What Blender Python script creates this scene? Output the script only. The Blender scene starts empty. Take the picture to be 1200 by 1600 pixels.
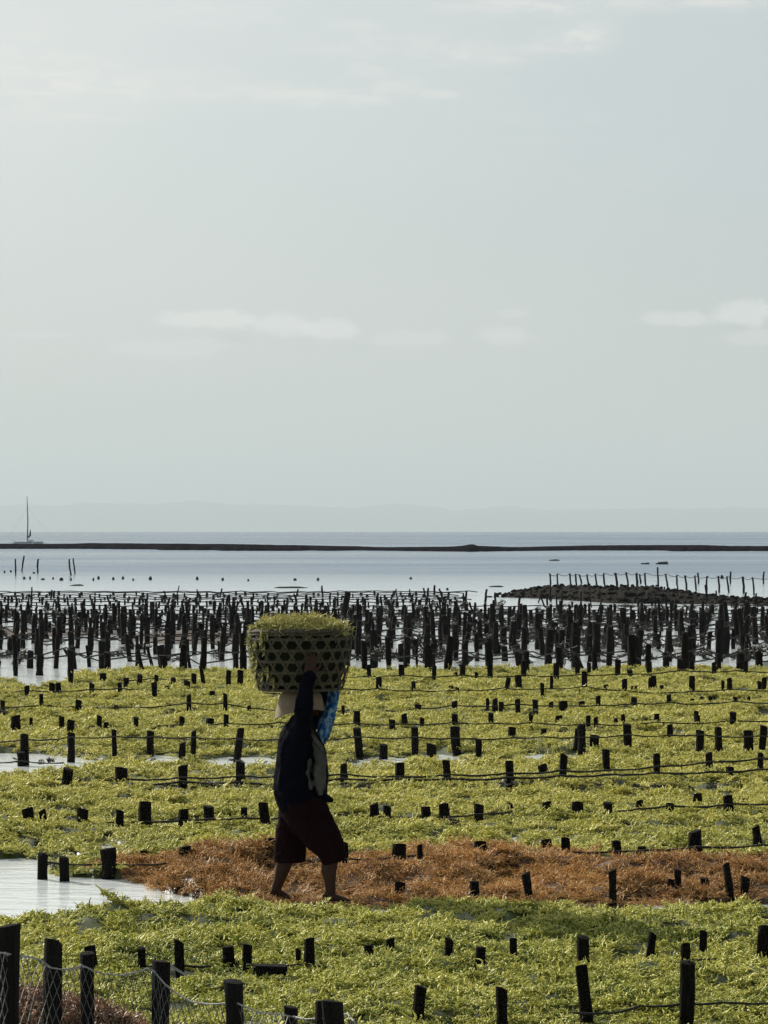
import bpy, bmesh, math, random
import numpy as np
from mathutils import Vector, Matrix, noise

random.seed(11)
rng = np.random.default_rng(11)
R = math.radians
scene = bpy.context.scene
COL = scene.collection

# ------------------------------------------------------------------ camera
CAM_H = 2.7
F = 5000.0                       # focal length in pixels of the 1200x1600 photograph
PITCH = math.atan(26.5 / F)
cam_d = bpy.data.cameras.new('camera')
cam = bpy.data.objects.new('camera', cam_d)
COL.objects.link(cam)
cam.location = (0, 0, CAM_H)
cam.rotation_euler = (math.pi / 2 + PITCH, 0, 0)
cam_d.sensor_fit = 'VERTICAL'
cam_d.sensor_height = 36
cam_d.sensor_width = 27
cam_d.lens = 36 * F / 1600
cam_d.clip_start = 0.2
cam_d.clip_end = 80000
scene.camera = cam

# ------------------------------------------------------------------ sun and sky
SUN_EL, SUN_AZ = R(29), R(-40)    # azimuth measured from +Y towards +X
sun_dir = Vector((math.sin(SUN_AZ) * math.cos(SUN_EL), math.cos(SUN_AZ) * math.cos(SUN_EL), math.sin(SUN_EL)))
sd = bpy.data.lights.new('sun', 'SUN')
sd.energy = 5.0
sd.angle = R(0.5)
sd.color = (1.0, 0.93, 0.80)
sun = bpy.data.objects.new('sun', sd)
COL.objects.link(sun)
sun.rotation_euler = sun_dir.to_track_quat('Z', 'Y').to_euler()

world = bpy.data.worlds.new('World')
scene.world = world
world.use_nodes = True
wt = world.node_tree
for n in list(wt.nodes):
    wt.nodes.remove(n)


def wn(t, **kw):
    n = wt.nodes.new(t)
    for k, v in kw.items():
        setattr(n, k, v)
    return n


def wmath(op, a, b=None, c=None, clamp=False):
    n = wn('ShaderNodeMath', operation=op, use_clamp=clamp)
    for i, v in enumerate((a, b, c)):
        if v is None:
            continue
        if isinstance(v, (int, float)):
            n.inputs[i].default_value = v
        else:
            wt.links.new(v, n.inputs[i])
    return n.outputs[0]


def wmix(fac, a, b):
    n = wn('ShaderNodeMix', data_type='RGBA')
    if isinstance(fac, (int, float)):
        n.inputs[0].default_value = fac
    else:
        wt.links.new(fac, n.inputs[0])
    for i, v in ((6, a), (7, b)):
        if isinstance(v, tuple):
            n.inputs[i].default_value = (*v, 1)
        else:
            wt.links.new(v, n.inputs[i])
    return n.outputs[2]


SKY_STRENGTH = 0.074
w_out = wn('ShaderNodeOutputWorld')
w_bg = wn('ShaderNodeBackground')
w_bg.inputs['Strength'].default_value = SKY_STRENGTH
w_sky = wn('ShaderNodeTexSky', sky_type='NISHITA', sun_disc=False, sun_elevation=SUN_EL,
           sun_rotation=SUN_AZ, altitude=0, air_density=1.0, dust_density=1.5, ozone_density=1.2)
w_co = wn('ShaderNodeTexCoord')
w_sep = wn('ShaderNodeSeparateXYZ')
wt.links.new(w_co.outputs['Generated'], w_sep.inputs[0])
dx, dy, dz = w_sep.outputs
az = wmath('ARCTAN2', dx, dy)                  # radians, 0 = +Y
el = wmath('ARCSINE', dz)
# pale tropical milk haze over the whole dome, a little brighter towards the sun
dotn = wn('ShaderNodeVectorMath', operation='DOT_PRODUCT')
wt.links.new(w_co.outputs['Generated'], dotn.inputs[0])
dotn.inputs[1].default_value = sun_dir
sunward = wmath('POWER', wmath('MAXIMUM', dotn.outputs['Value'], 0.0), 5.0)
HAZE_SIDE = (4.75, 5.45, 5.7)
HAZE_SUN = (14.2, 14.0, 13.0)
milk = wmix(sunward, HAZE_SIDE, HAZE_SUN)
low = wn('ShaderNodeMapRange')
low.interpolation_type = 'SMOOTHSTEP'
low.inputs['From Min'].default_value = 0.0
low.inputs['From Max'].default_value = 0.13
wt.links.new(el, low.inputs['Value'])
milk_low = wmix(sunward, (6.05, 6.1, 5.9), (9.0, 8.8, 8.2))
milk = wmix(low.outputs[0], milk_low, milk)
# away from the sun the haze scatters less light back: the sky deepens smoothly towards the far side
behind = wn('ShaderNodeMapRange')
behind.interpolation_type = 'SMOOTHSTEP'
behind.inputs['From Min'].default_value = 0.62
behind.inputs['From Max'].default_value = -0.5
wt.links.new(dotn.outputs['Value'], behind.inputs['Value'])
milk = wmix(behind.outputs[0], milk, (2.0, 2.6, 3.1))
milk = wmix(wmath('POWER', wmath('MAXIMUM', dotn.outputs['Value'], 0.0), 26.0), milk, (24.0, 23.5, 21.5))     # aureole round the hidden sun
base = wmix(0.88, w_sky.outputs[0], milk)
# clouds: noise stretched along the horizon
w_comb = wn('ShaderNodeCombineXYZ')
wt.links.new(az, w_comb.inputs[0])
wt.links.new(wmath('MULTIPLY', el, 3.2), w_comb.inputs[1])


def wnoise(scale, detail, rough, w=0.0, dist=0.0):
    n = wn('ShaderNodeTexNoise', noise_dimensions='4D')
    n.inputs['Scale'].default_value = scale
    n.inputs['Detail'].default_value = detail
    n.inputs['Roughness'].default_value = rough
    n.inputs['W'].default_value = w
    n.inputs['Distortion'].default_value = dist
    wt.links.new(w_comb.outputs[0], n.inputs['Vector'])
    return n.outputs['Fac']


def gauss(cx, cy, sx, sy):
    """soft patch in the sky at azimuth/elevation (radians)"""
    a = wmath('DIVIDE', wmath('SUBTRACT', az, cx), sx)
    b = wmath('DIVIDE', wmath('SUBTRACT', el, cy), sy)
    r2 = wmath('ADD', wmath('MULTIPLY', a, a), wmath('MULTIPLY', b, b))
    return wmath('EXPONENT', wmath('MULTIPLY', r2, -1.0))


def ramp(v, lo, hi):
    n = wn('ShaderNodeMapRange')
    n.interpolation_type = 'SMOOTHSTEP'
    n.inputs['From Min'].default_value = lo
    n.inputs['From Max'].default_value = hi
    wt.links.new(v, n.inputs['Value'])
    return n.outputs[0]


def px_az(x):
    return math.atan((x - 600) / F)


def px_el(y):
    return math.atan((826.5 - y) / F)


w_comb2 = wn('ShaderNodeCombineXYZ')
wt.links.new(az, w_comb2.inputs[0])
wt.links.new(wmath('MULTIPLY', el, 1.7), w_comb2.inputs[1])
cum = wn('ShaderNodeTexNoise', noise_dimensions='4D')
cum.inputs['Scale'].default_value = 75.0
cum.inputs['Detail'].default_value = 8
cum.inputs['Roughness'].default_value = 0.6
cum.inputs['W'].default_value = 4.4
wt.links.new(w_comb2.outputs[0], cum.inputs['Vector'])
cum = cum.outputs['Fac']
wisps = ramp(wnoise(9.0, 6, 0.55, 3.3, 0.6), 0.50, 0.74)
fine = wnoise(70.0, 7, 0.62, 1.7, 0.4)
puff = ramp(fine, 0.42, 0.60)
broad = ramp(wnoise(4.0, 3, 0.5, 8.2), 0.35, 0.7)
w_hi = wmath('MULTIPLY', wisps, ramp(el, 0.09, 0.17))
sky_c = wmix(wmath('MULTIPLY', w_hi, wmath('ADD', wmath('MULTIPLY', puff, 0.5), 0.3)), base, (8.6, 8.3, 7.9))
sky_c = wmix(wmath('MULTIPLY', broad, 0.3), sky_c, (7.6, 7.55, 7.3))
# the wisps and puffs one can make out
for (x, y, sx, sy, k) in ((500, 150, 130, 16, .75), (600, 120, 60, 30, .5), (740, 92, 60, 12, .8), (680, 147, 36, 6, .8), (560, 40, 40, 8, .5),
                          (910, 55, 50, 18, .9), (870, 75, 60, 7, .8), (860, 8, 180, 14, .8), (1130, 8, 70, 14, .7),
                          (200, 140, 190, 30, .7), (60, 110, 110, 70, .8), (330, 20, 120, 20, .5), (620, 70, 160, 20, .4), (100, 186, 80, 5, .5)):
    g = gauss(px_az(x), px_el(y), sx / F, sy / F)
    g = wmath('MULTIPLY', g, wmath('ADD', wmath('MULTIPLY', puff, 0.7), 0.3))
    sky_c = wmix(wmath('MULTIPLY', g, k * 0.75, clamp=True), sky_c, (9.3, 9.0, 8.5))
for (x, y, sx, sy, k) in ((320, 499, 95, 18, .9), (440, 508, 60, 22, .8), (520, 515, 60, 17, .8), (260, 545, 120, 20, .4), (640, 530, 80, 16, .35),
                          (790, 525, 60, 18, .45), (1165, 490, 60, 24, .8), (1060, 500, 60, 14, .6), (1180, 530, 80, 14, .4), (40, 768, 40, 8, .9),
                          (60, 525, 80, 6, .35), (800, 490, 30, 8, .3)):
    g = gauss(px_az(x), px_el(y), sx / F, sy / F)
    edge = ramp(wmath('ADD', wmath('MULTIPLY', cum, 1.1), wmath('MULTIPLY', g, 0.62)), 0.76, 1.04)
    sky_c = wmix(wmath('MULTIPLY', edge, k * 0.85), sky_c, (9.2, 9.0, 8.7))
for (x, y, sx, sy, k) in ((330, 530, 110, 14, .5), (520, 540, 70, 10, .4)):
    g = gauss(px_az(x), px_el(y), sx / F, sy / F)
    sky_c = wmix(wmath('MULTIPLY', g, wmath('MULTIPLY', puff, k * 0.6)), sky_c, (5.4, 5.7, 5.8))
wt.links.new(sky_c, w_bg.inputs['Color'])
wt.links.new(w_bg.outputs[0], w_out.inputs['Surface'])

scene.view_settings.view_transform = 'Standard'
scene.view_settings.look = 'None'
scene.view_settings.exposure = 0.4
scene.view_settings.gamma = 1.0
scene.view_settings.use_curve_mapping = False
scene.render.engine = 'CYCLES'
scene.cycles.max_bounces = 6
scene.cycles.transparent_max_bounces = 8
scene.cycles.volume_bounces = 0


# ------------------------------------------------------------------ helpers
def ray(px, py):
    u = (px - 600) / F
    v = -(py - 800) / F
    c, s = math.cos(PITCH), math.sin(PITCH)
    return Vector((u, c - v * s, s + v * c))


def at_z(px, py, z=0.0):
    """the point of the level z that the photograph shows at px, py"""
    d = ray(px, py)
    t = (z - CAM_H) / d.z
    return Vector((0, 0, CAM_H)) + d * t


def at_y(px, py, y):
    d = ray(px, py)
    return Vector((0, 0, CAM_H)) + d * (y / d.y)


def proj(X, Y, Z):
    """numpy: ground coordinates to photograph coordinates, used to lay the beds out"""
    c, s = math.cos(PITCH), math.sin(PITCH)
    zz = Z - CAM_H
    fw = Y * c + zz * s
    up = -Y * s + zz * c
    return 600 + F * X / fw, 800 - F * up / fw


def tag(o, label=None, cat=None, group=None, kind=None):
    if label:
        o['label'] = label
    if cat:
        o['category'] = cat
    if group:
        o['group'] = group
    if kind:
        o['kind'] = kind
    return o


def link_mesh(name, me, mat=None, parent=None, smooth=False):
    o = bpy.data.objects.new(name, me)
    COL.objects.link(o)
    if mat:
        me.materials.append(mat)
    if parent:
        o.parent = parent
    if smooth:
        me.polygons.foreach_set('use_smooth', [True] * len(me.polygons))
    return o


def obj_bm(name, bm, mat=None, parent=None, smooth=False):
    me = bpy.data.meshes.new(name)
    bmesh.ops.recalc_face_normals(bm, faces=bm.faces)
    bm.to_mesh(me)
    bm.free()
    return link_mesh(name, me, mat, parent, smooth)


def empty(name, loc, parent=None):
    o = bpy.data.objects.new(name, None)
    COL.objects.link(o)
    o.location = loc
    o.empty_display_size = 0.1
    if parent:
        o.parent = parent
    return o


def fbm(x, y, z=0.0, oct=4):
    v, a, f = 0.0, 1.0, 1.0
    for _ in range(oct):
        v += a * noise.noise((x * f, y * f, z * f))
        a *= 0.5
        f *= 2.03
    return v


def tube(bm, pts, rad, sides=5, caps=True):
    """a tube along points with one radius per point"""
    pts = [Vector(p) for p in pts]
    n = len(pts)
    if not hasattr(rad, '__len__'):
        rad = [rad] * n
    rings = []
    t0 = (pts[1] - pts[0]).normalized()
    ref = Vector((0, 0, 1)) if abs(t0.z) < 0.9 else Vector((0, 1, 0))
    for i, p in enumerate(pts):
        t = (pts[min(i + 1, n - 1)] - pts[max(i - 1, 0)])
        t = t.normalized() if t.length > 1e-9 else t0
        a = t.cross(ref)
        if a.length < 1e-4:
            a = t.cross(Vector((1, 0, 0)))
        a.normalize()
        b = a.cross(t).normalized()
        rings.append([bm.verts.new(p + (a * math.cos(2 * math.pi * k / sides) + b * math.sin(2 * math.pi * k / sides)) * rad[i]) for k in range(sides)])
    for i in range(n - 1):
        for k in range(sides):
            k2 = (k + 1) % sides
            bm.faces.new((rings[i][k], rings[i][k2], rings[i + 1][k2], rings[i + 1][k]))
    if caps:
        bm.faces.new(rings[0][::-1])
        bm.faces.new(rings[-1])


def loft(bm, secs, sides=20, dome=True):
    """secs: (centre, rx, ry, axis_x, axis_y) ellipses joined; ends closed with domes"""
    rings = []
    for c, rx, ry, ax, ay in secs:
        rings.append([bm.verts.new(Vector(c) + Vector(ax) * rx * math.cos(2 * math.pi * k / sides) + Vector(ay) * ry * math.sin(2 * math.pi * k / sides)) for k in range(sides)])
    for i in range(len(rings) - 1):
        for k in range(sides):
            k2 = (k + 1) % sides
            bm.faces.new((rings[i][k], rings[i][k2], rings[i + 1][k2], rings[i + 1][k]))
    for end, ring in ((0, rings[0]), (-1, rings[-1])):
        bm.faces.new(ring[::-1] if end == 0 else ring)


def limb(bm, pts, sides=16, flat_end=False):
    """pts: (x, y, z, r) or (x, y, z, r1, r2); a round limb with rounded ends"""
    P = [Vector(p[:3]) for p in pts]
    n = len(P)
    ra = [p[3] for p in pts]
    rb = [p[4] if len(p) > 4 else p[3] for p in pts]
    T = []
    for i in range(n):
        t = P[min(i + 1, n - 1)] - P[max(i - 1, 0)]
        T.append(t.normalized())
    secs = []

    def frame(t):
        b = Vector((0, 1, 0)) - t * t.y
        if b.length < 0.2:
            b = Vector((1, 0, 0)) - t * t.x
        b.normalize()
        a = b.cross(t).normalized()
        return a, b
    a, b = frame(T[0])
    for k in (80, 55, 28):
        secs.append((P[0] - T[0] * ra[0] * math.sin(R(k)), ra[0] * math.cos(R(k)), rb[0] * math.cos(R(k)), a, b))
    for i in range(n):
        a, b = frame(T[i])
        secs.append((P[i], ra[i], rb[i], a, b))
    a, b = frame(T[-1])
    for k in (() if flat_end else (28, 55, 80)):
        secs.append((P[-1] + T[-1] * ra[-1] * math.sin(R(k)), ra[-1] * math.cos(R(k)), rb[-1] * math.cos(R(k)), a, b))
    loft(bm, secs, sides)


def ball(bm, c, rx, ry=None, rz=None, seg=16, rot=None):
    ry = ry or rx
    rz = rz or rx
    m = Matrix.Translation(Vector(c)) @ (rot or Matrix()).to_4x4() @ Matrix.Diagonal((rx, ry, rz, 1))
    bmesh.ops.create_uvsphere(bm, u_segments=seg, v_segments=max(6, seg // 2), radius=1, matrix=m)


# ------------------------------------------------------------------ materials
class Mat:
    def __init__(self, name):
        self.m = bpy.data.materials.new(name)
        self.m.use_nodes = True
        self.t = self.m.node_tree
        self.p = self.t.nodes['Principled BSDF']
        self.out = self.t.nodes['Material Output']

    def n(self, t, **kw):
        nd = self.t.nodes.new(t)
        for k, v in kw.items():
            setattr(nd, k, v)
        return nd

    def l(self, a, b):
        self.t.links.new(a, b)

    def set(self, **kw):
        for k, v in kw.items():
            nm = {'rough': 'Roughness', 'spec': 'Specular IOR Level', 'ior': 'IOR', 'metal': 'Metallic'}[k]
            self.p.inputs[nm].default_value = v

    def coords(self, kind='Position'):
        if kind == 'Position':
            return self.n('ShaderNodeNewGeometry').outputs['Position']
        return self.n('ShaderNodeTexCoord').outputs[kind]

    def noise(self, vec, scale, detail=4, rough=0.5, mapping=None):
        if mapping:
            mp = self.n('ShaderNodeMapping')
            mp.inputs['Scale'].default_value = mapping
            self.l(vec, mp.inputs[0])
            vec = mp.outputs[0]
        nd = self.n('ShaderNodeTexNoise')
        nd.inputs['Scale'].default_value = scale
        nd.inputs['Detail'].default_value = detail
        nd.inputs['Roughness'].default_value = rough
        self.l(vec, nd.inputs['Vector'])
        return nd.outputs['Fac']

    def ramp(self, v, stops):
        nd = self.n('ShaderNodeValToRGB')
        e = nd.color_ramp.elements
        while len(e) < len(stops):
            e.new(0.5)
        for el_, (p, c) in zip(e, stops):
            el_.position = p
            el_.color = (*c, 1) if len(c) == 3 else c
        self.l(v, nd.inputs[0])
        return nd.outputs[0]

    def mix(self, fac, a, b, blend='MIX'):
        nd = self.n('ShaderNodeMix', data_type='RGBA', blend_type=blend)
        if isinstance(fac, (int, float)):
            nd.inputs[0].default_value = fac
        else:
            self.l(fac, nd.inputs[0])
        for i, v in ((6, a), (7, b)):
            if isinstance(v, tuple):
                nd.inputs[i].default_value = (*v, 1)
            else:
                self.l(v, nd.inputs[i])
        return nd.outputs[2]

    def bump(self, h, strength, dist, prev=None):
        nd = self.n('ShaderNodeBump')
        nd.inputs['Strength'].default_value = strength
        nd.inputs['Distance'].default_value = dist
        self.l(h, nd.inputs['Height'])
        if prev:
            self.l(prev, nd.inputs['Normal'])
        return nd.outputs[0]

    def color(self, c):
        self.l(c, self.p.inputs['Base Color'])

    def translucent(self, col, fac):
        tr = self.n('ShaderNodeBsdfTranslucent')
        if isinstance(col, tuple):
            tr.inputs[0].default_value = (*col, 1)
        else:
            self.l(col, tr.inputs[0])
        ms = self.n('ShaderNodeMixShader')
        ms.inputs[0].default_value = fac
        self.l(self.p.outputs[0], ms.inputs[1])
        self.l(tr.outputs[0], ms.inputs[2])
        self.l(ms.outputs[0], self.out.inputs['Surface'])


def wood(name, dark, light, enc=(0.05, 0.045, 0.03)):
    m = Mat(name)
    co = m.coords('Object')
    ri = m.n('ShaderNodeObjectInfo').outputs['Random']
    ad = m.n('ShaderNodeVectorMath', operation='ADD')
    m.l(co, ad.inputs[0])
    cb = m.n('ShaderNodeCombineXYZ')
    ml = m.n('ShaderNodeMath', operation='MULTIPLY')
    m.l(ri, ml.inputs[0])
    ml.inputs[1].default_value = 37
    m.l(ml.outputs[0], cb.inputs[0])
    m.l(ml.outputs[0], cb.inputs[1])
    m.l(cb.outputs[0], ad.inputs[1])
    v = ad.outputs[0]
    grain = m.noise(v, 5, 6, 0.65, (4, 4, 0.7))
    c = m.ramp(grain, [(0.3, dark), (0.75, light)])
    spots = m.ramp(m.noise(v, 7, 5, 0.7), [(0.52, (0, 0, 0)), (0.66, (1, 1, 1))])
    c = m.mix(spots, c, enc)
    m.color(c)
    m.set(rough=0.85, spec=0.06)
    b = m.bump(grain, 0.7, 0.05)
    m.l(b, m.p.inputs['Normal'])
    return m.m


M_STAKE = wood('wet_stake_wood', (0.004, 0.0035, 0.004), (0.014, 0.012, 0.011), (0.018, 0.016, 0.012))
M_POST = wood('fence_post_wood', (0.004, 0.004, 0.004), (0.016, 0.014, 0.012), (0.011, 0.010, 0.008))
M_POLE = wood('pole_wood', (0.008, 0.009, 0.016), (0.03, 0.03, 0.04))


def simple(name, col, rough=0.8, spec=0.3, var=0.3, scale=30, bump=0.0):
    m = Mat(name)
    co = m.coords('Object')
    nz = m.noise(co, scale, 5, 0.6)
    dk = tuple(c * (1 - var) for c in col)
    lt = tuple(min(1, c * (1 + var)) for c in col)
    m.color(m.ramp(nz, [(0.3, dk), (0.7, lt)]))
    m.set(rough=rough, spec=spec)
    if bump:
        m.l(m.bump(nz, bump, 0.01), m.p.inputs['Normal'])
    return m.m


M_ROPE = simple('wet_rope', (0.02, 0.02, 0.017), 0.7, 0.3, 0.4, 60)
M_ROPE_PALE = simple('pale_rope', (0.20, 0.20, 0.185), 0.6, 0.3, 0.25, 90)
M_NET = simple('net_twine', (0.06, 0.062, 0.055), 0.6, 0.3, 0.3, 40)


def weed(name, c_dark, c_mid, c_light, trans=0.35, big=0.6, small=5.0, rough=0.5, yellow=None):
    m = Mat(name)
    co = m.coords('Position')
    a = m.noise(co, big, 3, 0.5)
    b = m.noise(co, small, 3, 0.6)
    ad = m.n('ShaderNodeMath', operation='ADD')
    m.l(a, ad.inputs[0])
    ms = m.n('ShaderNodeMath', operation='MULTIPLY_ADD')
    m.l(b, ms.inputs[0])
    ms.inputs[1].default_value = 0.7
    m.l(a, ms.inputs[2])
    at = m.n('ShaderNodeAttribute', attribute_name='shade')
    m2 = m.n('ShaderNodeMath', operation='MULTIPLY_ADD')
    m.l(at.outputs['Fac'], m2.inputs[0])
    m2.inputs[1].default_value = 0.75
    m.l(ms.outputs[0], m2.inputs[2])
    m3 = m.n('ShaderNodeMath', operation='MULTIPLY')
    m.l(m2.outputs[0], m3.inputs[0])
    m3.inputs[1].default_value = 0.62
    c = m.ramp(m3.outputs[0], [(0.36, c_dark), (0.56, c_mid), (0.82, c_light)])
    if yellow:                                     # the beds farther out grow yellower
        sp = m.n('ShaderNodeSeparateXYZ')
        m.l(co, sp.inputs[0])
        mr = m.n('ShaderNodeMapRange')
        mr.inputs['From Min'].default_value = 20.0
        mr.inputs['From Max'].default_value = 31.0
        m.l(sp.outputs[1], mr.inputs['Value'])
        yl = m.ramp(m3.outputs[0], [(0.34, yellow[0]), (0.52, yellow[1]), (0.82, yellow[2])])
        c = m.mix(mr.outputs[0], c, yl)
    m.color(c)
    m.set(rough=0.46, spec=0.28)
    m.translucent(c, trans)
    return m.m


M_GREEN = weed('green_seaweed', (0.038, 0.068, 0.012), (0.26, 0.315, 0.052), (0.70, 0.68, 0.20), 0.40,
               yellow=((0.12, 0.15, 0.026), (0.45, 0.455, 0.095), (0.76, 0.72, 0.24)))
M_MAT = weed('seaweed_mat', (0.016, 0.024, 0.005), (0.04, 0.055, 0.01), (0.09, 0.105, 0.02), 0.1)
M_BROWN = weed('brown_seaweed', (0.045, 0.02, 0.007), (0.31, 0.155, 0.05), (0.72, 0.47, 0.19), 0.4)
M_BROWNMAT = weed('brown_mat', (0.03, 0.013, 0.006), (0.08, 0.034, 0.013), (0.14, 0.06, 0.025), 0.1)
M_RED = weed('dried_red_seaweed', (0.03, 0.014, 0.009), (0.15, 0.068, 0.038), (0.46, 0.26, 0.14), 0.3)
M_DARKWEED = weed('dark_weed', (0.004, 0.0035, 0.0025), (0.010, 0.009, 0.006), (0.03, 0.025, 0.016), 0.1)

# water
m = Mat('sea_water')
pos = m.coords('Position')
m.set(rough=0.06, ior=1.333, spec=0.5)
sep = m.n('ShaderNodeSeparateXYZ')
m.l(pos, sep.inputs[0])
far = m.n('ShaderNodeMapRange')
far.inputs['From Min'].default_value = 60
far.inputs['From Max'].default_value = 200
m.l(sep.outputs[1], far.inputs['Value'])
m.color(m.mix(far.outputs[0], (0.68, 0.72, 0.73), (0.05, 0.10, 0.17)))      # near water painted pale for the bright sky it reflects, deep water beyond
far2 = m.n('ShaderNodeMapRange')
far2.inputs['From Min'].default_value = 455
far2.inputs['From Max'].default_value = 700
m.l(sep.outputs[1], far2.inputs['Value'])
patch = m.noise(pos, 0.016, 5, 0.6, (0.55, 1.0, 1.0))
patch_s = m.ramp(patch, [(0.36, (0.0, 0.0, 0.0)), (0.62, (1, 1, 1))])
rm = m.n('ShaderNodeMath', operation='MULTIPLY_ADD')
m.l(patch_s, rm.inputs[0])
rm.inputs[1].default_value = 0.16
rm.inputs[2].default_value = 0.05
rmm = m.n('ShaderNodeMath', operation='MULTIPLY')
m.l(rm.outputs[0], rmm.inputs[0])
m.l(far.outputs[0], rmm.inputs[1])
ra = m.n('ShaderNodeMath', operation='ADD')
m.l(rmm.outputs[0], ra.inputs[0])
ra.inputs[1].default_value = 0.08
m.l(ra.outputs[0], m.p.inputs['Roughness'])
rip = m.noise(pos, 2.4, 5, 0.6, (0.9, 2.0, 1.0))
b1 = m.bump(rip, 0.30, 0.06)
w1 = m.noise(pos, 0.30, 6, 0.62, (0.35, 1.0, 1.0))
st = m.n('ShaderNodeMath', operation='MULTIPLY_ADD')
m.l(far.outputs[0], st.inputs[0])
st.inputs[1].default_value = 0.95
st.inputs[2].default_value = 0.0
st2 = m.n('ShaderNodeMath', operation='MULTIPLY_ADD')
m.l(far2.outputs[0], st2.inputs[0])
st2.inputs[1].default_value = 0.9
m.l(st.outputs[0], st2.inputs[2])
bn = m.n('ShaderNodeBump')
bn.inputs['Distance'].default_value = 0.5
m.l(st2.outputs[0], bn.inputs['Strength'])
m.l(w1, bn.inputs['Height'])
m.l(b1, bn.inputs['Normal'])
m.l(bn.outputs[0], m.p.inputs['Normal'])
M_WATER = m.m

m = Mat('reef_rock')
co = m.coords('Position')
nz = m.noise(co, 0.8, 6, 0.65, (1, 1, 3))
m.color(m.ramp(nz, [(0.3, (0.004, 0.003, 0.006)), (0.7, (0.014, 0.011, 0.016))]))
m.set(rough=1.0, spec=0.0)
m.l(m.bump(nz, 0.4, 0.1), m.p.inputs['Normal'])
M_REEF = m.m
m = Mat('dark_stone')
co = m.coords('Position')
nz = m.noise(co, 3.0, 6, 0.65)
m.color(m.ramp(nz, [(0.3, (0.004, 0.004, 0.0035)), (0.7, (0.02, 0.018, 0.015))]))
m.set(rough=0.95, spec=0.03)
m.l(m.bump(nz, 0.8, 0.1), m.p.inputs['Normal'])
M_STONE = m.m
M_SAND = simple('brown_sand', (0.05, 0.036, 0.03), 0.8, 0.3, 0.4, 1.2)
M_HILL = simple('hill_forest', (0.03, 0.05, 0.03), 0.9, 0.1, 0.3, 0.002)

# ------------------------------------------------------------------ setting: sea, hills, haze
RE = 6.371e6
radii = [0.01, 4, 8, 14] + [20 * 1.07 ** i for i in range(0, 116)]
radii = [r for r in radii if r < 39000]
NS = 360
vs, fs = [], []
for r in radii:
    for k in range(NS):
        a = 2 * math.pi * k / NS
        vs.append((r * math.sin(a), r * math.cos(a), -r * r / (2 * RE)))
for i in range(len(radii) - 1):
    for k in range(NS):
        k2 = (k + 1) % NS
        fs.append((i * NS + k, i * NS + k2, (i + 1) * NS + k2, (i + 1) * NS + k))
me = bpy.data.meshes.new('sea')
me.from_pydata(vs, [], fs)
me.update()
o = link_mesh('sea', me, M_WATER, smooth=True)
if me.polygons[1000].normal.z < 0:
    me.flip_normals()
tag(o, kind='structure')


def hills(name, dist, profile, seed, x0, x1):
    """a far island: ridges rising from the sea at its own distance, with depth behind the shore"""
    bm = bmesh.new()
    NX, NY = 240, 8
    grid = []
    for j in range(NY):
        row = []
        t = j / (NY - 1)
        for i in range(NX):
            px = x0 + (x1 - x0) * i / (NX - 1)
            X = (px - 600) / F * dist
            Y = dist + t * 3500
            h = profile(px)
            shape = math.sin(math.pi * min(1, t * 0.5 + 0.001)) ** 0.7
            z = h * shape * (0.86 + 0.2 * fbm(px / 140, t * 2 + seed, seed, 5)) + 14 * fbm(px / 14, t * 6, seed)
            base_z = -(dist * dist) / (2 * RE) - 4
            row.append(bm.verts.new((X, Y, base_z + (max(z, 0) if t > 0 else -2))))
        grid.append(row)
    for j in range(NY - 1):
        for i in range(NX - 1):
            bm.faces.new((grid[j][i], grid[j][i + 1], grid[j + 1][i + 1], grid[j + 1][i]))
    o = obj_bm(name, bm, M_HILL, smooth=True)
    return tag(o, kind='structure')


hills('hills', 33000, lambda px: 415 + 40 * math.sin(px / 170) - 70 * max(0, min(1, (px - 750) / 500)), 3.1, -1400, 2600)

# ------------------------------------------------------------------ haze
bm = bmesh.new()
bmesh.ops.create_cube(bm, size=1, matrix=Matrix.Translation((0, 0, 250)) @ Matrix.Diagonal((80000, 80000, 780, 1)))
hz = obj_bm('haze', bm)
m = Mat('haze_air')
m.t.nodes.remove(m.p)
pv = m.n('ShaderNodeVolumePrincipled')
pv.inputs['Color'].default_value = (0.66, 0.77, 0.83, 1)
pv.inputs['Density'].default_value = 0.8e-4
pv.inputs['Anisotropy'].default_value = 0.1
m.l(pv.outputs[0], m.out.inputs['Volume'])
hz.data.materials.append(m.m)
tag(hz, kind='stuff')

# ------------------------------------------------------------------ outer reef
bm = bmesh.new()
NX = 420
top_pts = [(-700, 850), (0, 849.5), (110, 849.5), (140, 848.5), (300, 849.5), (360, 850), (480, 852), (560, 853.5), (600, 855), (700, 854), (726, 852.5), (731, 850.5), (740, 850.5),
           (744, 852.5), (770, 853.5), (800, 855), (860, 853.5), (930, 852), (1010, 851.5), (1100, 851.5), (1140, 853), (1200, 853), (2000, 852)]
bot_pts = [(-700, 858), (0, 857.5), (120, 857.5), (247, 858.5), (250, 859.5), (340, 859.7), (345, 860.5), (470, 860.7), (480, 860), (520, 860.7), (560, 860), (640, 861), (740, 862), (800, 861), (900, 860), (1040, 860), (1048, 861.3), (1180, 861), (2000, 861)]


def interp(pts, x):
    for (a, b), (c, d) in zip(pts, pts[1:]):
        if a <= x <= c:
            return b + (d - b) * (x - a) / (c - a)
    return pts[-1][1] if x > pts[-1][0] else pts[0][1]


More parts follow.
